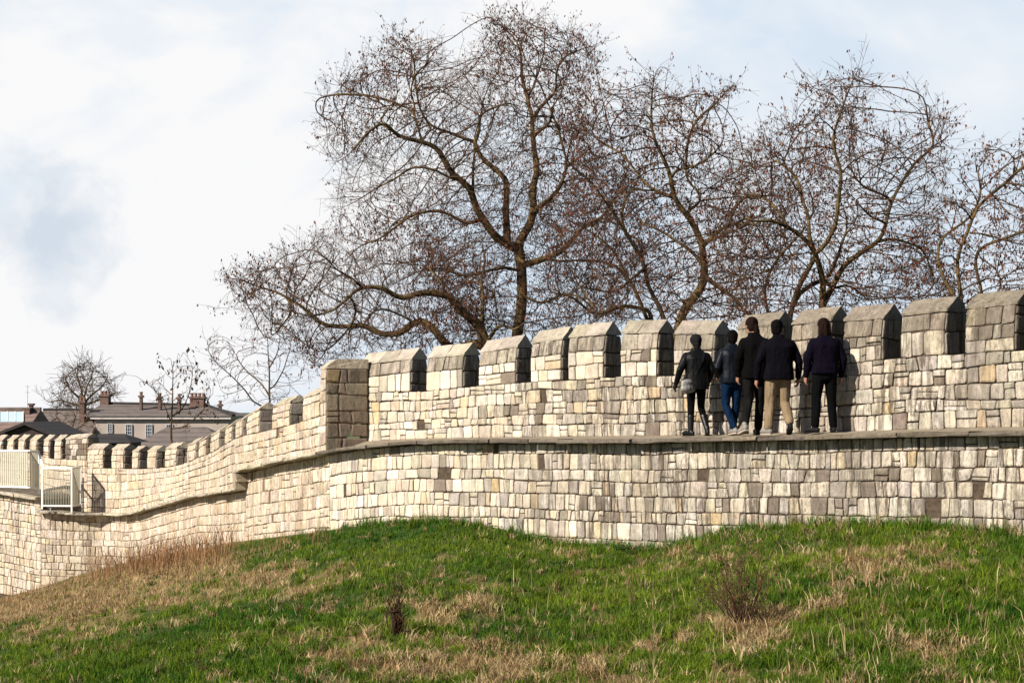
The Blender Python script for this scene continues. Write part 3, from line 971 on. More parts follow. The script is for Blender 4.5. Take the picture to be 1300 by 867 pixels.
# withered grass in patches and tufts
px, t, x, y, z, py = scatter(260000, -220, 1520, -0.02, 1.0)
dry = dryness(px, py, x, y)
keep = rng.random(len(px)) < np.clip(dry * 2.6 + 0.10, 0.03, 1)
px, x, y, z, t, dry, py = px[keep], x[keep], y[keep], z[keep], t[keep], dry[keep], py[keep]
n = len(px)
cl = vnoise(x * 3.2, y * 3.2, 31, 3)
ln = (0.05 + 0.16 * rng.random(n) ** 1.5) * (0.35 + 1.5 * cl ** 1.4) * (0.8 + 0.7 * np.clip(dry, 0, 0.8))
tan = np.stack([np.full(n, 0.42), np.full(n, 0.295), np.full(n, 0.145)], 1) * rng.uniform(0.45, 1.25, n)[:, None]
red = rng.random(n) < 0.18
tan[red] = tan[red] * np.array([0.62, 0.5, 0.5])
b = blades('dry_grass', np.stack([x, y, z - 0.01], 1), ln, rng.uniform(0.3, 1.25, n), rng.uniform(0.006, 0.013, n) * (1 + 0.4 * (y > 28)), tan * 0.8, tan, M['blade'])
b['kind'] = 'stuff'
# tufts: many blades from one root, leaning outwards
def tufts(name, nt_, per, dry_t):
    px, t, x, y, z, py = scatter(nt_, -200, 1500, -0.02, 0.99)
    dr = dryness(px, py, x, y)
    keep = rng.random(nt_) < (np.clip(dr * 2.2 + 0.28, 0.09, 1) if dry_t else np.clip(0.75 - dr * 2.5, 0.05, 1))
    x, y, z, py, px, t = x[keep], y[keep], z[keep], py[keep], px[keep], t[keep]
    m = len(x)
    size = rng.uniform(0.5, 1.3, m) * np.where(rng.random(m) < 0.12, 1.5, 1.0)
    i = np.repeat(np.arange(m), per)
    n = len(i)
    rr = np.abs(rng.normal(0, 0.045, n)) * size[i]; aa = rng.uniform(0, 6.283, n)
    base = np.stack([x[i] + rr * np.cos(aa), y[i] + rr * np.sin(aa), z[i] - 0.012], 1)
    L = rng.uniform(0.06, 0.155, n) * size[i]
    tint = rng.uniform(0.6, 1.25, m)[i] * rng.uniform(0.65, 1.25, n)
    if dry_t:
        col = np.array([[0.56, 0.42, 0.23]]) * tint[:, None]
        br = (rng.random(m) < 0.25)[i]
        col[br] *= np.array([0.55, 0.45, 0.42])
    else:
        yl = rng.random(m)[i]
        col = np.stack([0.060 + 0.10 * yl, 0.125 + 0.09 * yl, np.full(n, 0.012)], 1) * tint[:, None]
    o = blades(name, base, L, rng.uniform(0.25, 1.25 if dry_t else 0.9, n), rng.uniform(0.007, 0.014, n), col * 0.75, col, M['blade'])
    o['kind'] = 'stuff'


tufts('dry_tufts', 9000, 20, True)
tufts('green_tufts', 4200, 26, False)
# single pale stalks standing above the turf, mostly to the lower right
px, t, x, y, z, py = scatter(700, 300, 1350, 0.0, 0.75)
kp = rng.random(700) < np.clip((px - 300) / 900, .15, .9)
x, y, z = x[kp], y[kp], z[kp]; n = len(x)
tan = np.array([[0.50, 0.37, 0.21]]) * rng.uniform(.5, 1.25, n)[:, None]
b = blades('pale_stalks', np.stack([x, y, z - .01], 1), rng.uniform(.18, .42, n), rng.uniform(.1, .9, n), rng.uniform(.006, .010, n), tan * .8, tan, M['blade'])
b['kind'] = 'stuff'
# ranker tufts in the angle of the wall foot
px = rng.uniform(380, 1500, 420); t = 1 - np.abs(rng.normal(0, 0.012, 420))
x, y, z, py = ground_xyz(px, t)
i = np.repeat(np.arange(420), 24); n = len(i)
sz_ = rng.uniform(0.4, 1.25, 420)[i]
base = np.stack([x[i] + rng.normal(0, .05, n), y[i] + rng.normal(0, .05, n), z[i] - .02], 1)
gc = np.where((rng.random(420) < .25)[i][:, None], np.array([[.40, .30, .16]]), np.array([[.07, .15, .012]])) * rng.uniform(.5, 1.25, n)[:, None]
b = blades('foot_grass', base, rng.uniform(.10, .26, n) * sz_, rng.uniform(.2, 1.0, n), rng.uniform(.007, .014, n), gc * .8, gc, M['blade'])
b['kind'] = 'stuff'
# tall wispy straw along the foot of the far wall
px = np.concatenate([rng.normal(205, 45, 800), rng.uniform(-50, 420, 600)])
t = 1 - np.abs(rng.normal(0.02, 0.06, len(px)))
x, y, z, py = ground_xyz(px, t)
n = len(px)
ln = rng.uniform(0.25, 0.95, n) * np.where(np.abs(px - 205) < 95, 1.0, 0.40)
tan = np.stack([np.full(n, 0.27), np.full(n, 0.15), np.full(n, 0.075)], 1) * rng.uniform(0.4, 1.5, n)[:, None]
b = blades('tall_straw', np.stack([x, y, z - 0.02], 1), ln, rng.uniform(0.1, 0.8, n), rng.uniform(0.010, 0.020, n), tan * 0.8, tan, M['blade'])
b['kind'] = 'stuff'


# ------------------------------------------------------------------ dead weeds on the bank
def weed(px, py, h, n, spread, label, cat, col, bushy=0.5, r=0.006, name='dead_weed', leanx=0.0):
    t = float((884 - py) / (884 - np.interp(px, GX, GY)))
    x, y, z, _ = ground_xyz(np.array([float(px)]), np.array([t]))
    B = Vector((x[0], y[0], z[0] - 0.02))
    root = thing(name, B, label, cat)
    mb = MB()
    sd = MB()
    for i in range(n):
        a = random.uniform(0, 6.28); q = random.random() ** 0.6
        L = h * random.choice((0.35, 0.5, 0.6, 0.75, 0.85, 1.0)) * random.uniform(0.85, 1.0)
        dx = math.cos(a) * spread * q + leanx; dy = math.sin(a) * spread * q
        p0 = B + Vector((math.cos(a) * 0.05 * q, math.sin(a) * 0.05 * q, 0))
        pts = []
        kx, ky = random.gauss(0, .04), random.gauss(0, .04)
        for k in range(6):
            f = k / 5
            pts.append(p0 + Vector((dx * f ** 1.3 + kx * math.sin(f * 5), dy * f ** 1.3 + ky * math.sin(f * 4), L * f)))
        c = tuple(v * random.uniform(0.6, 1.3) for v in col)
        mb.tube(pts, [r * (1 - 0.6 * k / 5) for k in range(6)], 4, 0, c)
        for j in range(int(random.uniform(2, 7) * bushy)):
            f = random.uniform(0.4, 0.98)
            k = int(f * 5); p = pts[k].lerp(pts[min(5, k + 1)], f * 5 - k)
            e = p + Vector((random.gauss(0, .07), random.gauss(0, .07), random.uniform(0.02, 0.14))) * (h / 0.9)
            mb.tube([p, (p + e) / 2 + Vector((0, 0, -.01)), e], [r * .6, r * .5, r * .3], 3, 0, c)
            for m in range(3):
                s_ = p.lerp(e, random.uniform(.4, 1.0)) + Vector((random.gauss(0, .012), random.gauss(0, .012), random.gauss(0, .012)))
                u = Vector((random.gauss(0, 1), random.gauss(0, 1), random.gauss(0, 1))).normalized() * 0.014
                w = Vector((random.gauss(0, 1), random.gauss(0, 1), random.gauss(0, 1))).normalized() * 0.011
                sd.add([s_ - u, s_ + w, s_ + u, s_ - w * .7], [(0, 1, 2, 3)], 0, tuple(v * 0.8 for v in col))
    mb.build('stems', [M['stem']], root)
    if sd.v:
        sd.build('seed_heads', [M['stem']], root)['kind'] = 'stuff'
    return root


DK = (0.085, 0.048, 0.026); MD = (0.18, 0.105, 0.06)
weed(942, 800, 1.18, 44, 0.50, 'largest dead brown weed clump, a dense bunch of bare stems below the five walkers', 'dead weed', DK, 0.8, 0.0065)
weed(925, 790, 0.62, 9, 0.30, 'few leaning dark stems at the left side of the largest dead weed clump', 'dead weed', DK, 0.5, 0.007, leanx=-0.25)
weed(503, 806, 0.66, 22, 0.06, 'narrow upright dark weed spike on the green slope left of centre', 'dead weed', (0.055, 0.03, 0.018), 0.8, 0.009)
weed(488, 792, 0.34, 3, 0.05, 'thin short weed stalk just left of the narrow upright dark spike', 'dead weed', DK, 0.5, 0.005)
weed(596, 832, 0.42, 6, 0.07, 'small dark weed sprig low on the slope right of the upright spike', 'dead weed', DK, 0.7, 0.005)
weed(252, 862, 0.34, 5, 0.05, 'small dark weed stalk at the bottom edge, leftmost of the weeds', 'dead weed', DK, 0.6, 0.005)
weed(735, 816, 0.26, 2, 0.05, 'pale bent straw stalk left of the largest dead weed clump', 'straw stalk', (0.5, 0.38, 0.24), 0.2, 0.004, 'straw_stalk', leanx=-0.14)
weed(968, 838, 0.30, 5, 0.15, 'pale straw stalks fallen across the front of the largest weed clump', 'straw stalk', (0.5, 0.38, 0.24), 0.2, 0.004, 'straw_stalk', leanx=-0.16)


def leafy(px, py, h, label):
    t = float((884 - py) / (884 - np.interp(px, GX, GY)))
    x, y, z, _ = ground_xyz(np.array([float(px)]), np.array([min(1, t)]))
    B = Vector((x[0], y[0], z[0]))
    mb = MB()
    for i in range(120):
        a = random.uniform(0, 6.28); rr = random.random() ** .5 * h * 1.3
        p = B + Vector((math.cos(a) * rr, math.sin(a) * rr * .6, random.uniform(0.1, 1) * h * (1 - .4 * rr / (h * 1.3))))
        u = Vector((math.cos(a + random.gauss(0, .6)), math.sin(a), random.uniform(-.3, .6))).normalized()
        w = u.cross(Vector((random.gauss(0, .3), random.gauss(0, .3), 1))).normalized()
        L = random.uniform(.05, .09)
        c = random.uniform(.6, 1.2)
        mb.add([p, p + u * L * .5 + w * L * .32, p + u * L, p + u * L * .5 - w * L * .32], [(0, 1, 2, 3)], 0, (0.035 * c, 0.095 * c, 0.015 * c))
    o = mb.build('leafy_weed', [M['blade']])
    tag(o, label, 'weed')


leafy(800, 704, 0.17, 'dark green leafy weed growing at the wall foot left of the walkers')
leafy(712, 722, 0.13, 'low dark green leafy weed on the turf a little in front of the wall')


# ------------------------------------------------------------------ trees
class Tree:
    def __init__(self, d):
        self.d = d; self.p = []; self.par = []; self.rad = []

    def limb(self, pts, r0, r1, dy0=0.0, dy1=0.0, parent=-1):
        """a bough through picture points; it drifts from depth d+dy0 to d+dy1; returns the ids of its nodes"""
        P3 = []
        for i, (px, py) in enumerate(pts):
            f = i / max(1, len(pts) - 1)
            P3.append(np.array(at(px, py, self.d + dy0 + (dy1 - dy0) * f)))
        # catmull-rom through the points
        pts3 = []
        E = [2 * P3[0] - P3[1]] + P3 + [2 * P3[-1] - P3[-2]]
        for i in range(1, len(E) - 2):
            L = np.linalg.norm(E[i + 1] - E[i])
            k = max(1, int(L / 0.22))
            for j in range(k):
                u = j / k
                pts3.append(0.5 * (2 * E[i] + (E[i + 1] - E[i - 1]) * u + (2 * E[i - 1] - 5 * E[i] + 4 * E[i + 1] - E[i + 2]) * u * u + (3 * E[i] - E[i - 1] - 3 * E[i + 1] + E[i + 2]) * u ** 3))
        pts3.append(P3[-1])
        ids = []
        for i, p in enumerate(pts3):
            f = i / max(1, len(pts3) - 1)
            if i == 0 and parent >= 0:
                ids.append(parent); continue
            ids.append(len(self.p))
            wob = rng.normal(0, 0.018, 3) if i else 0
            self.p.append(p + wob)
            self.par.append(ids[-2] if len(ids) > 1 else -1)
            self.rad.append(r0 + (r1 - r0) * f)
        return ids

    def nearest(self, px, py):
        best = None
        for i, p in enumerate(self.p):
            q = (650 + F * p[0] / p[1], HY - F * p[2] / p[1])
            e = (q[0] - px) ** 2 + (q[1] - py) ** 2
            if best is None or e < best[0]:
                best = (e, i)
        return best[1]

    def bough(self, pts, r0, r1, dy):
        """a bough that leaves whatever is already nearest to its first point"""
        k = self.nearest(*pts[0])
        dcur = self.p[k][1] / S - self.d
        return self.limb(pts, min(r0, self.rad[k] * .92), r1, dcur, dcur + dy, parent=k)

    def grow(self, poly, n, depth, step=0.22, kill=0.30, infl=2.2, iters=90, keep=0.70):
        poly = np.array(poly, float)
        lo = poly.min(0); hi = poly.max(0)
        A = []
        cx = (lo[0] + hi[0]) / 2; hw = (hi[0] - lo[0]) / 2
        while len(A) < n:
            q = rng.uniform(lo, hi, (n, 2))
            inside = np.zeros(len(q), bool)
            j = len(poly) - 1
            for i in range(len(poly)):
                xi, yi = poly[i]; xj, yj = poly[j]
                c = ((yi > q[:, 1]) != (yj > q[:, 1])) & (q[:, 0] < (xj - xi) * (q[:, 1] - yi) / (yj - yi + 1e-9) + xi)
                inside ^= c
                j = i
            for a, b in q[inside]:
                u = (a - cx) / hw
                dd = self.d + depth * math.sqrt(max(0.15, 1 - u * u)) * rng.uniform(-1, 1)
                A.append(np.array(at(a, b, dd)))
        A = np.array(A[:n])
        alive = np.ones(n, bool)
        for it in range(iters):
            kd = kdtree.KDTree(len(self.p))
            for i, p in enumerate(self.p):
                kd.insert(p, i)
            kd.balance()
            pull = {}
            for a in np.nonzero(alive)[0]:
                co, i, dist = kd.find(A[a])
                if dist < kill:
                    alive[a] = False
                elif dist < infl or it < 30:
                    v_ = A[a] - self.p[i]
                    v_ /= np.linalg.norm(v_) + 1e-9
                    if i in pull: pull[i] += v_
                    else: pull[i] = v_
            if not pull or alive.sum() < n * 0.02:
                break
            for i, v_ in pull.items():
                L = np.linalg.norm(v_)
                if L < 1e-3: continue
                v_ = v_ / L
                if self.par[i] >= 0:
                    dirp = self.p[i] - self.p[self.par[i]]
                    dirp /= np.linalg.norm(dirp) + 1e-9
                    v_ = v_ + dirp * keep + np.array([0, 0, 0.06])
                v_ = v_ + rng.normal(0, 0.17, 3)
                v_ /= np.linalg.norm(v_)
                q = self.p[i] + v_ * step * rng.uniform(0.8, 1.15)
                self.p.append(q); self.par.append(i); self.rad.append(0)

    def finish(self, root, rt=0.009, twigs=1.0, leaves=0.72, leaf_col=(0.095, 0.033, 0.020), leaf_size=0.044, droop=0.4, twig_len=0.80, twig_r=0.0062, expo=2.6):
        n = len(self.p)
        kids = [[] for _ in range(n)]
        for i, q in enumerate(self.par):
            if q >= 0: kids[q].append(i)
        acc = np.zeros(n)
        rad = np.array(self.rad, float)
        order = list(range(n))
        for i in reversed(order):       # parents always come before children
            grown = rad[i] == 0
            a = acc[i] if acc[i] > 0 else rt ** expo
            r = a ** (1 / expo)
            if grown:
                rad[i] = min(r, 0.075)
            else:
                rad[i] = max(rad[i] * 0.92, min(r, 0.04))
            if self.par[i] >= 0:
                acc[self.par[i]] += rad[i] ** expo
        # a child is never thicker than the bough that carries it
        for i in order:
            if self.par[i] >= 0:
                rad[i] = min(rad[i], rad[self.par[i]] * 1.0 + 1e-4)
        P = np.array(self.p)
        trunk = MB(); crown = MB()
        # chains
        seen = np.zeros(n, bool)
        starts = [i for i in range(n) if self.par[i] < 0]
        while starts:
            i = starts.pop()
            ch = [i] if self.par[i] < 0 else [self.par[i], i]
            c = i
            while kids[c]:
                k = sorted(kids[c], key=lambda q: -rad[q])
                for o in k[1:]:
                    starts.append(o)
                c = k[0]; ch.append(c)
            pts = P[ch].copy(); rr = rad[ch].copy()
            if self.par[i] >= 0:
                rr[0] = min(rr[0], rr[1] * 1.25)
            if len(pts) > 3:
                sm = pts.copy(); sm[1:-1] = (pts[:-2] + 2 * pts[1:-1] + pts[2:]) / 4
                pts = sm
            if len(pts) < 2: continue
            # thick part to trunk, thin part to crown
            cutk = int(np.sum(rr > 0.028))
            if cutk >= 2:
                nn = 9 if rr[0] > 0.12 else 6
                trunk.tube(pts[:cutk + 1], rr[:cutk + 1], nn)
                if len(pts) - cutk >= 2:
                    crown.tube(pts[cutk:], rr[cutk:], 4)
            else:
                crown.tube(pts, rr, 4)
        # twigs
        tips = [i for i in range(n) if rad[i] < 0.022]
        TW = []; ends = []
        for i in tips:
            pi = self.par[i]
            if pi < 0: continue
            d_ = P[i] - P[pi]; d_ /= np.linalg.norm(d_) + 1e-9
            m = (2 if not kids[i] else (1 if random.random() < 0.75 else 0))
            m = int(m * twigs + random.random())
            for _ in range(m):
                v_ = d_ * 1.1 + rng.normal(0, 0.5, 3) + np.array([0, 0, 0.22])
                v_ /= np.linalg.norm(v_)
                L = twig_len * random.uniform(0.35, 1.2)
                q = [P[i]]
                dv = v_.copy(); k = 4
                for s_ in range(k):
                    dv = dv + rng.normal(0, 0.09, 3) + np.array([0, 0, (-droop if random.random() < .4 else droop * .8) * 0.20])
                    dv /= np.linalg.norm(dv)
                    q.append(q[-1] + dv * L / k)
                    if s_ in (1, 2) and random.random() < 0.45:      # side twiglet
                        sv = dv + rng.normal(0, 0.7, 3); sv /= np.linalg.norm(sv)
                        l2 = L * random.uniform(.25, .5)
                        e1 = q[-1] + sv * l2 * .5; e2 = e1 + (sv + rng.normal(0, .25, 3)) * l2 * .5
                        TW.append((np.array([q[-1], e1, e2, e2 + (e2 - e1) * .3, e2 + (e2 - e1) * .5]), twig_r * .8))
                        ends.append(TW[-1][0][-1])
                TW.append((np.array(q), twig_r * random.uniform(.8, 1.2)))
                ends.append(q[-1]); ends.append(q[random.randint(2, 3)])
        if TW:
            T = np.array([a for a, _ in TW]); R = np.array([b for _, b in TW])
            k = T.shape[1]
            tan = np.gradient(T, axis=1)
            tan /= np.linalg.norm(tan, axis=2)[:, :, None] + 1e-9
            u = np.cross(tan, np.array([0.3, 0.9, 0.33])); u /= np.linalg.norm(u, axis=2)[:, :, None] + 1e-9
            w = np.cross(tan, u)
            tap = np.linspace(1.0, 0.5, k)
            rings = []
            for j in range(3):
                a = j * 2 * math.pi / 3
                rings.append(T + (R[:, None] * tap[None])[:, :, None] * (math.cos(a) * u + math.sin(a) * w))
            VV = np.stack(rings, 2).reshape(-1, 3)
            base = (np.arange(len(T)) * k * 3)[:, None, None, None]
            seg = (np.arange(k - 1) * 3)[None, :, None, None]
            quad = np.array([[0, 1, 4, 3], [1, 2, 5, 4], [2, 0, 3, 5]])[None, None]
            fl = (base + seg + quad).reshape(-1)
            tw_ = np_mesh('twigs', VV, fl, np.full(len(fl) // 4, 4), M['twig'], None, root)
            tw_['kind'] = 'stuff'
        trunk.build('trunk', [M['bark']], root, smooth=True)
        crown.build('crown', [M['twig']], root, smooth=True)
        # hanging withered keys and leaves
        if leaves > 0 and ends:
            E = np.array(ends)
            E = E[rng.random(len(E)) < leaves]
            cl = vnoise(E[:, 0] * .5, E[:, 2] * .5, 77, 3)
            E = E[cl + rng.normal(0, .12, len(E)) > 0.45]
            E = np.repeat(E, 2, axis=0) + rng.normal(0, 0.035, (len(E) * 2, 3))
            m = len(E)
            hang = np.stack([rng.normal(0, .4, m), rng.normal(0, .4, m), -np.ones(m)], 1)
            hang /= np.linalg.norm(hang, axis=1)[:, None]
            side = np.cross(hang, rng.normal(0, 1, (m, 3))); side /= np.linalg.norm(side, axis=1)[:, None] + 1e-9
            nor = np.cross(hang, side)
            sz = leaf_size * rng.uniform(.6, 1.5, m)[:, None]
            a = E; b_ = E + hang * sz + side * sz * .45 + nor * sz * .2; c = E + hang * sz * 1.9; d_ = E + hang * sz - side * sz * .45 + nor * sz * .2
            VV = np.stack([a, b_, c, d_], 1).reshape(-1, 3)
            o = (np.arange(m) * 4)[:, None] + np.array([[0, 1, 2, 0, 2, 3]])
            cc = np.array(leaf_col)[None] * rng.uniform(.5, 1.6, m)[:, None] * np.stack([np.ones(m), rng.uniform(.8, 1.4, m), rng.uniform(.8, 1.2, m)], 1)
            lf = np_mesh('withered_leaves', VV, o.ravel(), np.full(m * 2, 3), M['leaf'], np.repeat(cc, 4, axis=0), root)
            lf['kind'] = 'stuff'


def base_of(px, py, d):
    b = at(px, py, d); b.z = -6.5
    return b


# -- the tallest tree
tA = Tree(53)
tA.limb([(650, 640), (651, 540), (653, 470), (656, 430), (661, 400), (663, 365), (661, 335), (656, 316)], 0.26, 0.18, 0, 0)
tA.bough([(656, 318), (645, 310), (630, 302), (612, 278), (602, 258), (597, 240), (587, 230), (575, 222), (564, 205), (554, 188), (536, 180), (505, 174), (494, 166), (490, 155), (470, 166), (448, 190)], 0.19, 0.03, -3.0)
tA.bough([(648, 311), (644, 296), (642, 260), (644, 232), (635, 221), (616, 205), (605, 191), (602, 180), (610, 166), (608, 148), (625, 138), (650, 130)], 0.16, 0.03, 2.0)
tA.bough([(602, 182), (580, 172), (562, 167), (545, 158), (534, 140), (528, 110), (526, 80)], 0.07, 0.018, -1.0)
tA.bough([(601, 246), (602, 215), (603, 196), (602, 182)], 0.06, 0.04, 0.5)
tA.bough([(657, 316), (662, 303), (674, 282), (677, 262), (677, 238), (682, 221), (680, 205), (677, 190), (677, 174), (674, 164), (677, 150), (671, 133), (670, 122), (663, 108), (662, 92), (662, 70), (652, 47), (636, 33), (624, 22)], 0.18, 0.014, 2.5)
tA.bough([(677, 175), (686, 166), (699, 156), (700, 141)], 0.07, 0.04, -1.0)
tA.bough([(677, 150), (683, 140), (692, 128), (705, 122), (706, 94), (713, 75), (729, 66), (752, 58)], 0.07, 0.012, -1.2)
tA.bough([(670, 124), (676, 112), (682, 97), (674, 96), (663, 96)], 0.05, 0.02, 0.8)
tA.bough([(682, 97), (688, 77), (691, 60), (692, 38)], 0.03, 0.01, 0.8)
tA.bough([(676, 268), (684, 264), (696, 254), (706, 244), (713, 232), (721, 212), (735, 200), (748, 188)], 0.11, 0.025, -2.5)
tA.bough([(721, 212), (713, 180), (699, 140)], 0.05, 0.03, -.6)
tA.bough([(661, 338), (672, 334), (691, 329), (705, 322), (718, 315), (735, 293), (748, 285), (762, 277), (776, 262)], 0.14, 0.03, -2.6)
tA.bough([(691, 329), (712, 331), (735, 331), (767, 333), (790, 342)], 0.05, 0.02, 1.6)
tA.bough([(612, 279), (601, 283), (591, 285), (580, 277), (566, 270), (549, 268), (519, 276), (486, 301), (458, 312), (438, 330)], 0.07, 0.015, -1.8)
tA.bough([(587, 230), (570, 226), (545, 214), (520, 213), (500, 228), (470, 245), (440, 262)], 0.05, 0.012, -2.0)
tA.bough([(536, 180), (530, 160), (527, 140), (520, 110), (515, 85)], 0.05, 0.012, 1.0)
tA.bough([(494, 166), (480, 150), (495, 140), (470, 125), (445, 115), (425, 102)], 0.04, 0.01, 1.0)
tA.bough([(527, 142), (500, 130), (470, 122), (435, 120), (405, 124)], 0.035, 0.009, 0.6)
tA.bough([(660, 345), (640, 340), (615, 345), (590, 352), (560, 340), (530, 345), (500, 360)], 0.07, 0.015, -2.5)
tA.bough([(661, 375), (690, 385), (715, 372), (740, 380), (760, 398)], 0.06, 0.015, -2.0)
tA.grow([(405, 128), (435, 97), (480, 72), (500, 48), (545, 50), (575, 82), (610, 62), (628, 20), (665, 28), (700, 28), (748, 50), (760, 78), (735, 110), (733, 140), (765, 185), (815, 260), (825, 330), (790, 400), (700, 425), (600, 425), (530, 345), (475, 335), (435, 312), (422, 262), (432, 222), (408, 180)], 4700, 4.2)
rA = thing('bare_tree', base_of(650, 640, 53), 'tallest bare tree, its straight trunk rising behind the third and fourth battlements', 'tree', 'bare trees behind the wall')
tA.finish(rA, twigs=1.15)

# -- the low spreading tree to its left
tD = Tree(49)
tD.limb([(622, 640), (622, 540), (621, 470), (618, 440), (611, 418), (604, 406)], 0.30, 0.17)
tD.bough([(604, 407), (594, 404), (586, 396), (577, 387), (566, 373), (553, 371), (538, 373), (527, 370), (519, 379), (500, 376), (493, 370), (486, 365), (472, 363), (458, 364), (444, 376), (425, 392), (408, 400)], 0.15, 0.03, -2.0)
tD.bough([(616, 436), (600, 432), (580, 448), (566, 438), (555, 423), (545, 412), (535, 407), (525, 409), (516, 418), (505, 424), (477, 423), (466, 415), (458, 411), (440, 416), (424, 413), (406, 411), (394, 400), (382, 387), (364, 378), (350, 371), (334, 366), (310, 357), (288, 352)], 0.16, 0.012, 2.0)
tD.bough([(610, 416), (613, 398), (612, 375), (611, 350), (616, 330), (612, 308)], 0.09, 0.02, 1.5)
tD.bough([(616, 436), (628, 418), (640, 412), (652, 420), (668, 408)], 0.07, 0.02, -1.5)
tD.bough([(566, 374), (560, 355), (548, 345), (540, 325)], 0.04, 0.012, 1.0)
tD.bough([(458, 365), (450, 352), (435, 348), (420, 335), (408, 322)], 0.03, 0.01, -1.0)
tD.bough([(444, 377), (452, 395), (438, 425), (420, 440), (400, 462)], 0.035, 0.01, 1.0)
tD.bough([(364, 378), (372, 395), (352, 420), (340, 432)], 0.02, 0.009, -1.0)
tD.bough([(525, 409), (505, 398), (485, 392), (470, 400), (450, 440)], 0.05, 0.012, -1.5)
tD.grow([(287, 358), (322, 342), (385, 312), (415, 300), (450, 325), (520, 325), (600, 320), (640, 380), (640, 435), (470, 446), (420, 455), (395, 462), (370, 440), (330, 410), (292, 382)], 3100, 3.2)
rD = thing('bare_tree', base_of(622, 640, 49), 'low wide bare tree whose long crooked limb reaches far left above the end pier', 'tree', 'bare trees behind the wall')
tD.finish(rD, twigs=1.1)

# -- the tree behind the walkers
tB = Tree(47)
tB.limb([(845, 640), (850, 540), (856, 450), (864, 405), (870, 391), (881, 380), (890, 369), (894, 350), (893, 330), (892, 314), (884, 292), (877, 281), (870, 272), (861, 261), (854, 251), (853, 238), (852, 224), (843, 201), (836, 188), (831, 178), (827, 154), (827, 127), (831, 105), (833, 88)], 0.27, 0.014, 0, -1.5)
tB.bough([(855, 252), (840, 246), (823, 237), (810, 222), (800, 209), (788, 194), (770, 185), (752, 172)], 0.07, 0.014, 2.0)
tB.bough([(892, 316), (900, 304), (909, 296), (922, 287), (937, 284), (950, 286), (966, 283)], 0.08, 0.025, -2.0)
tB.bough([(871, 273), (876, 264), (886, 262), (890, 248), (878, 236), (870, 221), (874, 178), (886, 152), (909, 131), (931, 107)], 0.05, 0.01, 2.2)
tB.bough([(852, 226), (862, 214), (880, 214), (900, 200), (920, 180)], 0.03, 0.01, -1.5)
tB.bough([(893, 335), (880, 322), (850, 300), (820, 285), (800, 270)], 0.07, 0.02, 2.0)
tB.bough([(893, 350), (905, 360), (925, 372), (945, 392), (958, 404)], 0.09, 0.04, -1.8)
tB.limb([(850, 620), (848, 500), (844, 410), (834, 385), (823, 362), (819, 340), (815, 323), (806, 311), (796, 300), (790, 285), (788, 272), (792, 258), (797, 246), (805, 238), (820, 244)], 0.17, 0.03, 2.5, 1.0)
tB.bough([(818, 330), (806, 315), (799, 303), (792, 290), (785, 279), (777, 268), (770, 259), (764, 250), (758, 240), (740, 222), (722, 208)], 0.09, 0.012, -1.8)
tB.bough([(792, 288), (783, 275), (774, 258), (782, 243), (800, 240)], 0.04, 0.015, -.8)
tB.limb([(832, 620), (830, 500), (828, 408), (822, 392), (812, 393), (801, 388), (790, 388), (779, 391), (768, 396), (757, 401), (748, 396), (742, 390), (732, 380), (722, 375), (700, 372)], 0.17, 0.02, 3.0, 0.5)
tB.bough([(757, 400), (750, 384), (740, 370), (735, 362), (728, 346), (736, 326)], 0.06, 0.02, 1.2)
tB.bough([(830, 420), (818, 400), (812, 378), (800, 355), (790, 340), (784, 325), (774, 312), (757, 299), (744, 290)], 0.09, 0.025, -1.2)
tB.bough([(819, 345), (803, 352), (790, 366), (775, 372), (757, 368), (744, 366)], 0.05, 0.02, -1.5)
tB.grow([(722, 165), (748, 115), (780, 108), (830, 86), (838, 120), (870, 115), (905, 125), (933, 100), (920, 140), (902, 170), (965, 192), (1000, 250), (1000, 330), (960, 405), (720, 425), (685, 390), (695, 300), (720, 220)], 3900, 3.6)
rB = thing('bare_tree', base_of(845, 640, 47), 'bare tree with several dark stems leaning right, just left of the walkers', 'tree', 'bare trees behind the wall')
tB.finish(rB, twigs=0.85)

# -- the tree above the walkers on the right
tC = Tree(43)
tC.limb([(1046, 640), (1046, 540), (1045, 450), (1044, 388), (1044, 362), (1042, 348), (1038, 335), (1034, 322), (1030, 311), (1018, 300), (1009, 293), (999, 288), (988, 283), (979, 280), (968, 281), (956, 284), (944, 276)], 0.22, 0.03, 0, -2.5)
tC.bough([(1045, 384), (1052, 370), (1062, 357), (1069, 339), (1082, 327), (1097, 319), (1108, 313), (1116, 306), (1121, 296), (1124, 284), (1128, 270), (1132, 256), (1144, 233), (1153, 219), (1164, 205), (1178, 194), (1187, 186), (1203, 172)], 0.15, 0.014, 2.0)
tC.bough([(1036, 329), (1042, 318), (1048, 309), (1056, 298), (1063, 286), (1064, 268), (1065, 249), (1066, 232), (1069, 217), (1063, 203), (1058, 190), (1058, 166), (1069, 139), (1079, 112), (1089, 88)], 0.11, 0.01, -1.5)
tC.bough([(1031, 312), (1029, 298), (1028, 284), (1023, 266), (1018, 249), (1014, 236), (1009, 225), (1003, 217), (995, 209), (985, 205)], 0.07, 0.016, 1.8)
tC.limb([(1000, 620), (1000, 500), (1002, 400), (1006, 385), (1011, 370), (1018, 354), (1026, 342), (1035, 328)], 0.16, 0.07, 2.0, 0.2)
tC.bough([(1006, 386), (1014, 372), (1030, 362), (1054, 351), (1062, 330), (1068, 310), (1075, 290), (1074, 270)], 0.08, 0.02, -1.2)
tC.limb([(980, 620), (979, 500), (976, 402), (971, 384), (970, 368), (975, 352), (979, 339), (987, 328), (998, 316), (1010, 306)], 0.14, 0.025, 3.0, 1.5)
tC.bough([(1116, 307), (1127, 303), (1138, 303), (1150, 308), (1160, 311), (1172, 315), (1180, 340), (1188, 352)], 0.055, 0.012, 1.4)
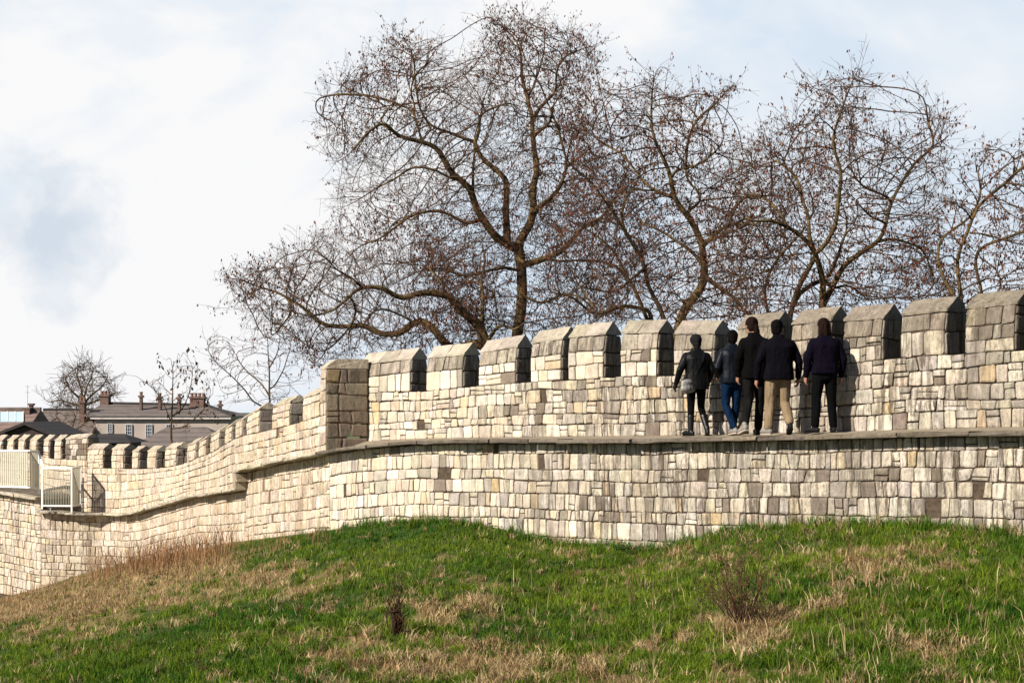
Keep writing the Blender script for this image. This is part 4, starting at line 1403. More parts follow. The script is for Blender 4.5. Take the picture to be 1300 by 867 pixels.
tC.bough([(1043, 352), (1056, 366), (1075, 362), (1092, 372), (1102, 384)], 0.06, 0.015, 2.0)
tC.bough([(1132, 257), (1120, 246), (1100, 240), (1085, 225)], 0.035, 0.01, -1.5)
tC.bough([(999, 288), (990, 268), (970, 250), (955, 246), (940, 255)], 0.05, 0.01, 1.2)
tC.bough([(1124, 284), (1105, 275), (1090, 260), (1080, 244)], 0.035, 0.01, -1.5)
tC.bough([(1187, 187), (1182, 165), (1176, 145), (1174, 122)], 0.02, 0.009, -.6)
tC.grow([(940, 195), (985, 165), (1030, 150), (1028, 105), (1092, 88), (1108, 108), (1092, 170), (1150, 175), (1172, 124), (1212, 160), (1206, 200), (1195, 240), (1195, 310), (1215, 385), (930, 412), (895, 350), (905, 250)], 3600, 3.2)
rC = thing('bare_tree', base_of(1046, 640, 43), 'bare spreading tree with forked trunk directly above the two right hand walkers', 'tree', 'bare trees behind the wall')
tC.finish(rC, twigs=0.85)

# -- the lighter tree at the right edge
tE = Tree(40)
tE.limb([(1222, 620), (1221, 500), (1220, 390), (1218, 350), (1213, 330), (1220, 311), (1231, 296), (1232, 278), (1241, 260), (1254, 249), (1268, 240), (1287, 220), (1303, 208), (1325, 190)], 0.12, 0.014, 0, -1)
tE.bough([(1219, 382), (1207, 372), (1199, 358), (1193, 345), (1189, 327), (1196, 301), (1208, 292), (1220, 285), (1232, 277), (1240, 262), (1246, 240), (1240, 220)], 0.075, 0.014, 1.5)
tE.limb([(1250, 620), (1249, 500), (1247, 375), (1239, 345), (1238, 320), (1252, 310), (1281, 301), (1300, 293), (1330, 285)], 0.075, 0.014, 2, 1)
tE.bough([(1248, 385), (1272, 366), (1265, 343), (1249, 330), (1244, 325)], 0.045, 0.02, 1)
tE.bough([(1270, 360), (1282, 346), (1300, 340), (1320, 338)], 0.025, 0.01, 1)
tE.limb([(1360, 640), (1360, 500), (1362, 400), (1350, 330), (1368, 280), (1362, 220)], 0.12, 0.02, 3, 3)
tE.bough([(1357, 350), (1335, 320), (1318, 300), (1310, 270)], 0.06, 0.015, -1)
tE.grow([(1180, 262), (1222, 232), (1238, 188), (1300, 178), (1400, 180), (1430, 380), (1150, 388), (1150, 320)], 2100, 2.8, step=0.22, kill=0.34)
rE = thing('bare_tree', base_of(1222, 620, 40), 'pale slender bare tree at the right edge of the picture', 'tree', 'bare trees behind the wall')
tE.finish(rE, twigs=0.8, leaves=0.7, twig_len=0.5)

# -- young trees left of the pier
tF = Tree(58)
tF.limb([(344, 620), (343, 540), (342, 480), (340, 450), (339, 424)], 0.075, 0.016)
tF.bough([(343, 520), (322, 511), (310, 492), (286, 471), (268, 453), (262, 430)], 0.045, 0.010, -1)
tF.bough([(342, 500), (328, 483), (310, 468), (295, 444), (288, 432)], 0.035, 0.009, 1)
tF.bough([(342, 498), (356, 478), (366, 452), (372, 425)], 0.03, 0.009, 1)
tF.bough([(341, 470), (352, 450), (356, 430)], 0.02, 0.009, -1)
tF.grow([(262, 425), (300, 430), (338, 408), (380, 430), (390, 470), (370, 510), (290, 515), (266, 470)], 480, 2.0, kill=0.40, keep=0.5)
rF = thing('young_tree', base_of(344, 620, 58), 'thin young bare tree with steep branches just left of the end pier', 'tree')
tF.finish(rF, twigs=0.55, leaves=0.40, twig_len=0.7)
tG = Tree(60)
tG.limb([(219, 610), (218, 560), (217, 537), (219, 510), (220, 482), (218, 459)], 0.075, 0.012)
tG.bough([(217, 536), (208, 514), (198, 497), (184, 485), (172, 478)], 0.03, 0.009, -1)
tG.bough([(218, 530), (232, 518), (240, 500), (244, 468), (236, 447)], 0.028, 0.009, 1)
tG.bough([(219, 505), (208, 490), (196, 480)], 0.02, 0.008, 1)
tG.bough([(218, 545), (240, 538), (258, 520), (270, 500)], 0.022, 0.008, .5)
tG.grow([(170, 480), (195, 476), (216, 450), (240, 440), (262, 480), (275, 535), (230, 545), (190, 520)], 240, 1.6, kill=0.45)
rG = thing('young_tree', base_of(219, 610, 60), 'small sapling with hanging dark seed pods in front of the long house', 'tree')
tG.finish(rG, twigs=0.5, leaves=0.55, leaf_size=0.070, leaf_col=(0.06, 0.028, 0.018), twig_len=0.6)

# -- far rounded tree beyond the roofs, and the shrub against the tiled roof
tH = Tree(150)
tH.limb([(108, 560), (108, 530), (107, 516), (106, 505)], 0.34, 0.22)
for q, dy in (([(107, 512), (97, 502), (88, 492), (82, 478)], -2), ([(106, 508), (103, 494), (98, 480), (95, 468)], 2), ([(106, 507), (110, 492), (116, 478), (118, 466)], -2), ([(107, 511), (118, 500), (130, 490), (138, 476)], 2), ([(107, 516), (90, 512), (75, 508), (62, 512)], 0), ([(107, 514), (125, 508), (142, 500), (152, 498)], 1)):
    tH.bough(q, 0.13, 0.04, dy)
tH.grow([(60, 512), (75, 492), (78, 474), (92, 463), (110, 461), (130, 465), (142, 478), (146, 494), (156, 504), (110, 520), (66, 520)], 1100, 5.0, step=0.5, kill=0.65, infl=5, keep=0.3)
rH = thing('bare_tree', base_of(108, 560, 150), 'distant round headed bare tree standing beyond the long house roofs', 'tree')
tH.finish(rH, rt=0.020, twigs=1.6, leaves=0.0, twig_len=1.5, twig_r=0.020, droop=-0.1)
tI = Tree(112)
tI.limb([(90, 575), (90, 552), (92, 545)], 0.10, 0.06)
for q in ([(91, 547), (80, 538), (70, 528)], [(91, 546), (95, 532), (98, 520)], [(91, 548), (105, 540), (112, 528)]):
    tI.bough(q, 0.05, 0.02, random.uniform(-1, 1))
tI.grow([(58, 545), (65, 528), (82, 519), (104, 516), (120, 528), (128, 548), (100, 556), (66, 556)], 420, 2.0, step=0.35, kill=0.5, infl=4, keep=0.3)
rI = thing('bare_shrub', base_of(90, 575, 112), 'reddish bare twiggy shrub in front of the tiled roof with white skylight', 'shrub')
tI.finish(rI, rt=0.016, twigs=0.8, leaves=0.0, twig_len=0.9, twig_r=0.013, droop=0)


# ------------------------------------------------------------------ houses
def roof_poly(mb, pts, d0, thick=0.15):
    pass


def win(parent, px0, px1, py0, py1, d, cols, rows, name='window'):
    a = at(px0, py1, d); b = at(px1, py0, d)
    mb = MB(); t_ = 0.09
    fr = 0.05
    mb.box((a.x, a.y - t_, a.z), (a.x + fr, a.y + .05, b.z)); mb.box((b.x - fr, a.y - t_, a.z), (b.x, a.y + .05, b.z))
    mb.box((a.x + fr, a.y - t_, a.z), (b.x - fr, a.y + .05, a.z + fr)); mb.box((a.x + fr, a.y - t_, b.z - fr), (b.x - fr, a.y + .05, b.z))
    for i in range(1, cols):
        x = a.x + (b.x - a.x) * i / cols
        mb.box((x - .02, a.y - .06, a.z + fr), (x + .02, a.y, b.z - fr))
    for j in range(1, rows):
        z = a.z + (b.z - a.z) * j / rows
        mb.box((a.x + fr, a.y - .063, z - .02), (b.x - fr, a.y - .003, z + .02))
    w = mb.build(name, [M['sash']], parent)
    g_ = MB()
    g_.box((a.x + fr, a.y - .03, a.z + fr), (b.x - fr, a.y - .02, b.z - fr))
    gg = g_.build('pane', [M['window_glass']]); gg.parent = w
    return w


def chimney(parent, px0, px1, py0, py1, d, pots, dep=1.0):
    a = at(px0, py1, d); b = at(px1, py0, d)
    w = b.x - a.x
    mb = MB()
    dy = max(0.6, min(dep, w * 1.5))
    cap = 0.16
    mb.box((a.x + .05, a.y - dy / 2 + .05, a.z - .6), (b.x - .05, a.y + dy / 2 - .05, b.z - cap))
    mb.box((a.x - .04, a.y - dy / 2 - .04, b.z - cap), (b.x + .04, a.y + dy / 2 + .04, b.z))
    c = mb.build('chimney', [M['brick']], parent)
    if pots:
        pm = MB()
        for i in range(pots):
            x = a.x + w * (i + .5) / pots
            pm.tube([(x, a.y, b.z), (x, a.y, b.z + .18), (x, a.y, b.z + .2), (x, a.y, b.z + .3)], [.13, .11, .14, .14], 10)
        p = pm.build('chimney_pot', [M['pot']]); p.parent = c
    return c


# long rendered house
D1 = 125
house = thing('long_house', base_of(200, 600, D1 + 4), 'long pinkish rendered house with grey roof and a row of chimneys', 'house')
a = at(120, 580, D1); b = at(290, 532, D1)
mb = MB(); mb.box((a.x, a.y, -6.5), (b.x, a.y + 9, b.z)); mb.build('wall', [M['render']], house)
mb = MB(); mb.box((a.x - .25, a.y - .35, b.z + .003), (b.x + .25, a.y + 9.3, b.z + .22)); mb.build('cornice', [M['cornice']], house)
mb = MB()
ez = b.z + .223
rz = zof(512.5, D1 + 4.5)
e0 = (a.x - .9, a.y - .45, ez); e1 = (b.x + .5, a.y - .45, ez); e2 = (b.x + .5, a.y + 9.4, ez); e3 = (a.x - .9, a.y + 9.4, ez)
r0 = at(129, 512.5, D1 + 4.5); r1 = at(262, 517, D1 + 4.5)
r0 = (r0.x, r0.y, rz); r1 = (r1.x, r1.y, rz - .15)
mb.add([e0, e1, e2, e3, r0, r1], [(0, 1, 5, 4), (1, 2, 5), (2, 3, 4, 5), (3, 0, 4), (3, 2, 1, 0)])
mb.build('roof', [M['tile_grey']], house)
mb = MB()
mb.bar((r0[0], r0[1], rz + .06), (r1[0], r1[1], rz - .09), 0.35, h=.22)
for e in ((r1, e1),):
    mb.bar((e[0][0], e[0][1], e[0][2] + .04), (e[1][0], e[1][1], e[1][2] + .1), .3, h=.16)
mb.build('roof_ridge', [M['slate_dark']], house)
for (x0, x1, y0, y1, dd, p_) in ((127.5, 140, 501, 514, 4.5, 3), (177, 181.5, 502, 520, 2.5, 1), (200.5, 205.5, 503.5, 520, 2.5, 1), (225, 230, 504.5, 520, 2.5, 1), (241.5, 260.5, 503.5, 518, 4.0, 4), (277, 282, 513, 526, 4.0, 1), (101, 109, 509, 530, 1.0, 2)):
    chimney(house, x0, x1, y0, y1, D1 + dd, p_)
for x0, x1, y0, y1, c, r_ in ((136.5, 143, 537.5, 549.5, 2, 4), (159.5, 168, 538.5, 556, 3, 4), (185, 193.5, 538.5, 556, 3, 4), (211, 219.5, 538.5, 556, 3, 4)):
    win(house, x0, x1, y0, y1, D1 - 0.02, c, r_)

# house with the brown tiled roof
D2 = 124
h2 = thing('tiled_house', base_of(70, 600, D2 + 4), 'house under a brown grey tiled roof with one small white skylight', 'house')
a = at(36, 580, D2); b = at(112, 549, D2)
mb = MB(); mb.box((a.x + .3, a.y + .3, -6.5), (b.x, a.y + 8, b.z)); mb.build('wall', [M['brick']], h2)
mb = MB()
rz = zof(520.5, D2 + 4)
y0_, y1_, y2_ = a.y, a.y + 4.2, a.y + 8.4
mb.add([(a.x, y0_, b.z), (b.x + .3, y0_, b.z), (b.x + .3, y1_, rz), (a.x, y1_, rz), (a.x, y2_, b.z), (b.x + .3, y2_, b.z),
        (a.x, y0_, b.z - .15), (b.x + .3, y0_, b.z - .15), (a.x, y2_, b.z - .15), (b.x + .3, y2_, b.z - .15)],
       [(0, 1, 2, 3), (3, 2, 5, 4), (6, 7, 1, 0), (8, 9, 7, 6), (0, 3, 4, 8, 6), (1, 7, 9, 5, 2), (4, 5, 9, 8)])
mb.build('roof', [M['tile_brown']], h2)
mb = MB(); mb.bar((a.x, y1_, rz + .05), (b.x + .3, y1_, rz + .05), .3, h=.2); mb.build('roof_ridge', [M['slate_dark']], h2)
chimney(h2, 37, 42.5, 512, 523, D2 + 4, 0)
# skylight lying on the slope
def on_slope(px, py):
    # point of the roof plane seen at px, py
    n_ = Vector((0, -(rz - b.z), 4.2)); p0_ = Vector((a.x, y0_, b.z))
    dr = Vector(((px - 650) / F, 1, (HY - py) / F))
    k = p0_.dot(n_) / dr.dot(n_)
    return dr * k
nrm = Vector((0, -(rz - b.z), 4.2)).normalized()
c = [on_slope(43.5, 542), on_slope(55, 542), on_slope(54, 533.5), on_slope(43, 533.5)]
mb = MB(); mb.hexa([p - nrm * .05 for p in c] + [p + nrm * .08 for p in c]); sk = mb.build('skylight', [M['white_paint']], h2)
mb = MB()
for f0_, f1_ in ((.10, .36), (.42, .64), (.70, .92)):
    q = [c[0].lerp(c[1], f0_).lerp(c[3].lerp(c[2], f0_), .15), c[0].lerp(c[1], f1_).lerp(c[3].lerp(c[2], f1_), .15), c[0].lerp(c[1], f1_).lerp(c[3].lerp(c[2], f1_), .85), c[0].lerp(c[1], f0_).lerp(c[3].lerp(c[2], f0_), .85)]
    mb.hexa([p + nrm * .06 for p in q] + [p + nrm * .095 for p in q])
g_ = mb.build('pane', [plain_mat('blue grey glass', (0.25, 0.32, 0.42), .1, 2, .2, 0)]); g_.parent = sk

# house with the long glazed roof light, left edge
D3 = 108
h3 = thing('glazed_house', base_of(5, 600, D3 + 4), 'building at the left edge with a pale glazed rooflight', 'building')
a = at(-75, 580, D3); b = at(31, 551, D3)
mb = MB(); mb.box((a.x, a.y + .3, -6.5), (b.x - .2, a.y + 7.5, b.z)); mb.build('wall', [M['brick']], h3)
rz3 = zof(520, D3 + 4)
y0_, y1_, y2_ = a.y, a.y + 4.0, a.y + 8.0
mb = MB()
mb.add([(a.x, y0_, b.z), (b.x, y0_, b.z), (b.x, y1_, rz3), (a.x, y1_, rz3), (a.x, y2_, b.z), (b.x, y2_, b.z),
        (a.x, y0_, b.z - .15), (b.x, y0_, b.z - .15), (a.x, y2_, b.z - .15), (b.x, y2_, b.z - .15)],
       [(0, 1, 2, 3), (3, 2, 5, 4), (6, 7, 1, 0), (8, 9, 7, 6), (0, 3, 4, 8, 6), (1, 7, 9, 5, 2), (4, 5, 9, 8)])
mb.build('roof', [M['tile_pink']], h3)
def slope3(px, py):
    n_ = Vector((0, -(rz3 - b.z), 4.0)); p0_ = Vector((a.x, y0_, b.z))
    dr = Vector(((px - 650) / F, 1, (HY - py) / F))
    return dr * (p0_.dot(n_) / dr.dot(n_))
nrm = Vector((0, -(rz3 - b.z), 4.0)).normalized()
c = [slope3(-70, 536), slope3(29.5, 536), slope3(29.5, 523.5), slope3(-70, 523.5)]
mb = MB(); mb.hexa([p - nrm * .03 for p in c] + [p + nrm * .06 for p in c]); gl3 = mb.build('rooflight', [M['glazing']], h3)
mb = MB()
for i in range(11):
    f = i / 10
    p, q = c[0].lerp(c[1], f), c[3].lerp(c[2], f)
    mb.bar(p + nrm * .075, q + nrm * .075, .045)
gb = mb.build('glazing_bars', [M['white_paint']]); gb.parent = gl3
mb = MB(); mb.bar((a.x, y1_, rz3 + .06), (b.x, y1_, rz3 + .06), .35, h=.22); mb.build('roof_ridge', [M['tile_brown']], h3)
p0_ = at(31, 551, D3 + 3); p1_ = at(37.5, 519.5, D3 + 3)
mb = MB(); mb.box((p0_.x, p0_.y, -6.5), (p1_.x, p0_.y + 1.2, p1_.z)); mb.box((p0_.x - .05, p0_.y - .05, p1_.z + .002), (p1_.x + .05, p0_.y + 1.25, p1_.z + .12)); mb.build('party_wall', [M['brick']], h3)
# mast on its roof
am = thing('aerial', at(35, 519, D3 + 3), 'thin rooftop aerial at the far left against the sky', 'aerial')
mb = MB()
mb.tube([at(35, 520, D3 + 3), at(35, 489, D3 + 3)], [.022, .018], 6); mb.build('mast', [M['grey_metal']], am)
mb = MB()
c = at(35, 490.5, D3 + 3)
mb.bar(c + Vector((-.15, 0, 0)), c + Vector((.15, 0, 0)), .03)
c = at(35, 498, D3 + 3)
for i in range(4):
    q = c + Vector((0, (i - 1.5) * .15, 0)); mb.bar(q + Vector((-.12, 0, 0)), q + Vector((.12, 0, 0)), .02)
mb.bar(c + Vector((0, -.3, 0)), c + Vector((0, .3, 0)), .02)
mb.bar(c + Vector((0, 0, .02)), c + Vector((0, 0, -.02)), .02)
mb.build('antenna_rods', [M['grey_metal']], am)

# dark gabled building in front of it
D4 = 95
gb_ = thing('gabled_building', base_of(30, 600, D4), 'dark gabled building in front of the glazed house, half hidden by battlements', 'building')
ap = at(33, 537.5, D4); l = at(-28, 561, D4); r_ = at(72, 554.5, D4)
mb = MB()
mb.add([(l.x, l.y, -6.5), (r_.x, r_.y, -6.5), (r_.x, r_.y, r_.z - .1), (ap.x, ap.y, ap.z - .1), (l.x, l.y, l.z - .1), (l.x, l.y + 7, -6.5), (r_.x, r_.y + 7, -6.5), (r_.x, r_.y + 7, r_.z - .1), (ap.x, ap.y + 7, ap.z - .1), (l.x, l.y + 7, l.z - .1)],
       [(0, 1, 2, 3, 4), (9, 8, 7, 6, 5), (0, 5, 6, 1), (1, 6, 7, 2), (2, 7, 8, 3), (3, 8, 9, 4), (4, 9, 5, 0)])
mb.build('wall', [plain_mat('dark stained boarding', (0.045, 0.032, 0.03), .25, 3, .9, 0)], gb_)
mb = MB()
for s_, e in ((l, ap), (ap, r_)):
    mb.hexa([(s_.x, s_.y - .3, s_.z - .08), (e.x, e.y - .3, e.z - .08), (e.x, e.y + 7.2, e.z - .08), (s_.x, s_.y + 7.2, s_.z - .08),
             (s_.x, s_.y - .3, s_.z + .1), (e.x, e.y - .3, e.z + .1), (e.x, e.y + 7.2, e.z + .1), (s_.x, s_.y + 7.2, s_.z + .1)])
mb.build('roof', [M['slate_dark']], gb_)


def hip_roof(name, label, cat, corners, ridge, d, depth, mat):
    root = thing(name, base_of((corners[0] + corners[1]) / 2, 600, d), label, cat)
    ex0, ex1, ey = corners; rx0, rx1, ry = ridge
    A = at(ex0, ey, d); B = at(ex1, ey, d)
    R0 = at(rx0, ry, d + depth / 2 / S); R1 = at(rx1, ry, d + depth / 2 / S)
    mb = MB()
    mb.add([A, B, (B.x, B.y + depth, B.z), (A.x, A.y + depth, A.z), R0, R1], [(0, 1, 5, 4), (1, 2, 5), (2, 3, 4, 5), (3, 0, 4), (3, 2, 1, 0)])
    mb.build('roof', [mat], root)
    mb = MB(); mb.box((A.x + .25, A.y + .25, -6.5), (B.x - .25, A.y + depth - .25, A.z - .003)); mb.build('wall', [M['brick']], root)
    return root


hip_roof('slate_shed', 'dark slate hipped roof peeping just above the narrow battlements left of the sapling', 'building', (119, 166, 562), (125, 158, 550.5), 56, 3.0, M['slate_dark'])
hip_roof('slate_building', 'dark low slate roof behind the sapling, below the long house', 'building', (160, 292, 569), (212, 262, 542), 88, 7.0, M['tile_grey'])


# ------------------------------------------------------------------ people
M['skin'] = plain_mat('skin', (0.30, 0.15, 0.10), .12, 9, .6, 0)
def cloth(name, col, rough=.95, spec=.03, bs=.6):
    m, nt, b = new_mat(name)
    r = ramp(nt, [(.3, tuple(x * .75 for x in col)), (.7, tuple(x * 1.25 for x in col))])
    n_ = noise(nt, 7, (1, 1, .6), 6, .6)
    nt.links.new(n_, r.inputs[0]); nt.links.new(r.outputs[0], b.inputs['Base Color'])
    b.inputs['Roughness'].default_value = rough; b.inputs['Specular IOR Level'].default_value = spec
    bump(nt, b, noise(nt, 8, (1, 1, .5), 4 if spec < .1 else 2, .5), bs, .10 if spec < .1 else .05)
    return m
CL = {'black_leather': cloth('black leather', (.003, .003, .0035), .5, .12), 'navy_jacket': cloth('dark blue jacket', (.003, .0045, .008), .5, .12), 'black_coat': cloth('black wool', (.003, .0028, .003)),
      'plum_coat': cloth('dark plum fleece', (.0035, .003, .005)), 'purple': cloth('dark purple sweatshirt', (.0035, .0025, .0065)), 'black_trousers': cloth('black trousers', (.003, .003, .0035)),
      'jeans': cloth('blue jeans', (.004, .013, .036)), 'charcoal': cloth('charcoal trousers', (.007, .0065, .0065)), 'beige': cloth('beige chinos', (.19, .137, .085)),
      'boot': cloth('black boots', (.005, .005, .005), .4, .25, .3), 'black_shoe': cloth('black shoes', (.007, .0065, .0065), .6, .12, .3), 'white_shoe': cloth('off white shoes', (.17, .16, .14), .6, .3, .2),
      'sole': cloth('tan rubber sole', (.36, .29, .24), .7, .2, .2), 'hair_black': cloth('black hair', (.003, .002, .002), .85, .06, 1.0), 'hair_brown': cloth('dark brown hair', (.010, .0045, .003), .8, .06, 1.0),
      'bag': cloth('grey leather', (.20, .19, .18), .4, .5, .6), 'knit': cloth('black knit', (.012, .011, .012))}


class Body:
    """closed shells that are fused into one skin by a voxel remesh"""
    def __init__(self):
        self.mb = MB()

    def ell(self, c, r, rot=0.0, n=14, m=9):
        vs = []; fs = []
        cr, sr = math.cos(rot), math.sin(rot)
        for i in range(m + 1):
            a = math.pi * i / m
            for j in range(n):
                b = 2 * math.pi * j / n
                x = r[0] * math.sin(a) * math.cos(b); y = r[1] * math.sin(a) * math.sin(b); z = r[2] * math.cos(a)
                vs.append((c[0] + x * cr - y * sr, c[1] + x * sr + y * cr, c[2] + z))
        for i in range(m):
            for j in range(n):
                fs.append((i * n + j, (i + 1) * n + j, (i + 1) * n + (j + 1) % n, i * n + (j + 1) % n))
        self.mb.add(vs, fs)

    def loft(self, rings, n=18):
        """rings: (cx, cy, z, rx, ry)"""
        vs = []; fs = []
        for (cx, cy, z, rx, ry) in rings:
            for j in range(n):
                b = 2 * math.pi * j / n
                e = 0.85
                cb, sb = math.cos(b), math.sin(b)
                vs.append((cx + rx * math.copysign(abs(cb) ** e, cb), cy + ry * math.copysign(abs(sb) ** e, sb), z))
        k = len(rings)
        for i in range(k - 1):
            for j in range(n):
                fs.append((i * n + j, i * n + (j + 1) % n, (i + 1) * n + (j + 1) % n, (i + 1) * n + j))
        up = rings[-1][2] > rings[0][2]
        fs.append(tuple(range(n))[::-1]); fs.append(tuple((k - 1) * n + j for j in range(n)))
        if not up:
            fs = [f[::-1] for f in fs]
        self.mb.add(vs, fs)

    def limb(self, pts, rad, n=10):
        pts = [np.array(p, float) for p in pts]
        P_, R_ = [], []
        # round ends
        d0 = pts[1] - pts[0]; d0 /= np.linalg.norm(d0)
        d1 = pts[-1] - pts[-2]; d1 /= np.linalg.norm(d1)
        P_ += [pts[0] - d0 * rad[0] * .95, pts[0] - d0 * rad[0] * .6]; R_ += [rad[0] * .25, rad[0] * .8]
        P_ += pts; R_ += list(rad)
        P_ += [pts[-1] + d1 * rad[-1] * .6, pts[-1] + d1 * rad[-1] * .95]; R_ += [rad[-1] * .8, rad[-1] * .25]
        self.mb.tube(P_, R_, n)

    def fuse(self, name, mat, voxel, smooth_it, parent=None, xf=None):
        me = bpy.data.meshes.new(name)
        me.from_pydata([tuple(v) for v in self.mb.v], [], self.mb.f)
        me.update()
        import bmesh
        bm = bmesh.new(); bm.from_mesh(me); bmesh.ops.recalc_face_normals(bm, faces=bm.faces[:]); bm.to_mesh(me); bm.free()
        tmp = bpy.data.objects.new(name, me); COL.objects.link(tmp)
        r = tmp.modifiers.new('r', 'REMESH'); r.mode = 'VOXEL'; r.voxel_size = voxel; r.use_smooth_shade = True
        s_ = tmp.modifiers.new('s', 'SMOOTH'); s_.factor = .5; s_.iterations = smooth_it
        dg = bpy.context.evaluated_depsgraph_get(); dg.update()
        nm = bpy.data.meshes.new_from_object(tmp.evaluated_get(dg))
        bpy.data.objects.remove(tmp); bpy.data.meshes.remove(me)
        nm.name = name
        nm.materials.clear(); nm.materials.append(mat)
        nm.polygons.foreach_set('use_smooth', [True] * len(nm.polygons))
        o = bpy.data.objects.new(name, nm); COL.objects.link(o)
        if parent: o.parent = parent
        return o


def lerp3(a, b, f):
    return tuple(a[i] + (b[i] - a[i]) * f for i in range(3))


def person(label, px, C, H, head, pose, jacket, trousers, shoes, hair, hem, jw=1.0, tw=1.0, group='walkers on the wall', gloves=False, legcut=0.10):
    k = H / 1.75
    d = dlin(C, px)
    se = edge.sp(px)
    z0 = zh(se) + 0.004
    X = (px - 650) / F * d * S; Y = d * S
    lx, ly, hd = head['x'], head['y'], head['turn']
    b = Body()
    # trunk and head
    hz = 1.615
    nx, ny = lx * .5, ly * .5
    b.loft([(0, 0, .84, .13, .09), (0, 0, .95, .165, .115), (0, 0, 1.08, .14, .10), (0, .0, 1.25, .155, .11), (0, 0, 1.36, .15, .095), (0, 0, 1.43, .09, .07)])
    b.limb([(0, 0, 1.42), (nx, ny, 1.50), (lx, ly, 1.56)], [.062, .056, .056])
    b.ell((lx, ly + .01, hz + .02), (.079, .097, .110), hd)
    b.ell((lx - math.sin(hd) * .02, ly + math.cos(hd) * .025, hz - .055), (.054, .062, .062), hd)
    f = lambda s, fw, up: (lx + math.cos(hd) * s - math.sin(hd) * fw, ly + math.sin(hd) * s + math.cos(hd) * fw, hz + up)
    b.limb([f(0, .095, .03), f(0, .118, -.015)], [.010, .014], 8)      # nose
    b.ell(f(0, .094, -.062), (.024, .010, .009), hd)                      # mouth
    b.ell(f(0, .088, .045), (.050, .014, .010), hd)                       # brow
    for s_ in (-1, 1):
        b.ell(f(s_ * .030, .088, .018), (.013, .010, .010), hd)           # eyes
        b.ell(f(s_ * .078, .0, .0), (.010, .022, .034), hd)               # ears
    shl = [(-.160, 0, 1.355), (.160, 0, 1.355)]
    for i, s_ in ((0, -1), (1, 1)):
        el, wr = pose['arms'][i]
        b.limb([shl[i], lerp3(shl[i], el, .5), el, lerp3(el, wr, .4), wr], [.055, .050, .040, .040, .027])
        # hand with fingers
        v_ = np.array(wr) - np.array(el); v_ /= np.linalg.norm(v_)
        fw = np.array(pose.get('palm', (0, 1, 0)), float)
        sd = fw - v_ * np.dot(fw, v_); sd /= np.linalg.norm(sd)            # across the knuckles
        nr_ = np.cross(v_, sd)
        cl = np.array([-s_, 0, 0.0]); cl = cl - v_ * np.dot(cl, v_); cl /= np.linalg.norm(cl) + 1e-9
        w0 = np.array(wr)
        b.limb([w0, w0 + v_ * .05, w0 + v_ * .085], [.024, .030, .028])
        b.limb([w0 + v_ * .03 + sd * .018, w0 + v_ * .08 + sd * .022], [.018, .016]); b.limb([w0 + v_ * .03 - sd * .018, w0 + v_ * .08 - sd * .024], [.018, .015])
        for q, (off, L) in enumerate(((.030, .074), (.010, .082), (-.011, .076), (-.031, .060))):
            p0 = w0 + v_ * .088 + sd * off
            p1 = p0 + v_ * L * .45 + cl * L * .10; p2 = p1 + (v_ * .75 + cl * .65) * L * .33; p3 = p2 + (v_ * .35 + cl * .95) * L * .25
            b.limb([p0, p1, p2, p3], [.0095, .009, .0085, .0075], 8)
        t0 = w0 + v_ * .030 + sd * .022
        t1 = t0 + (sd * .75 + v_ * .65) * .042 + cl * .008; t2 = t1 + (v_ * .9 + sd * .15 + cl * .3) * .032
        b.limb([t0, t1, t2], [.013, .011, .009], 8)
    hips = [(-.088, 0, .90), (.088, 0, .90)]
    for i in (0, 1):
        kn, an, toe = pose['legs'][i]
        b.limb([hips[i], lerp3(hips[i], kn, .5), kn, lerp3(kn, an, .35), an], [.082, .070, .052, .050, .034])
        b.limb([an, lerp3(an, toe, .5), toe], [.036, .034, .026])
    body = b.fuse('person', M['skin'], .0075, 2)
    # jacket
    j = Body()
    hw = .178 * jw
    top = 1.452
    j.loft([(0, -.005, hem, hw * 1.10, .152 * jw), (0, -.008, hem + .10, hw * 1.08, .155 * jw), (0, -.01, 1.06, hw * 1.0, .140 * jw), (0, -.01, 1.22, hw * 1.07, .138 * jw), (0, -.01, 1.33, hw * 1.14, .135 * jw), (0, -.005, 1.39, hw * 1.10, .118), (0, 0, 1.432, hw * .80, .095), (0, 0, 1.462, .10, .08), (nx * .6, ny * .6, 1.515, .078, .072)])
    for i in (0, 1):
        el, wr = pose['arms'][i]
        s0_ = (shl[i][0] * jw * 1.0, 0, 1.362)
        we = lerp3(el, wr, .98)
        j.limb([s0_, lerp3(s0_, el, .5), el, lerp3(el, we, .5), we], [.076 * jw ** .5, .070 * jw ** .5, .062, .056, .045 if not gloves else .042])
    jo = j.fuse('jacket', CL[jacket], .012, 3, body)
    # trousers
    t_ = Body()
    t_.loft([(0, 0, .80, .10 * tw, .10), (0, 0, .86, .165 * tw, .125), (0, -.01, .95, .165 * tw, .126), (0, 0, 1.04, .140 * tw, .105)])
    for i in (0, 1):
        kn, an, toe = pose['legs'][i]
        cut = lerp3(kn, an, 1 - legcut)
        t_.limb([(hips[i][0], 0, .88), lerp3(hips[i], kn, .45), kn, lerp3(kn, cut, .5), cut], [.100 * tw, .090 * tw, .070 * tw, .067 * tw, .062 * tw if legcut < .3 else .052])
    t_.fuse('trousers', CL[trousers], .012, 3, body)
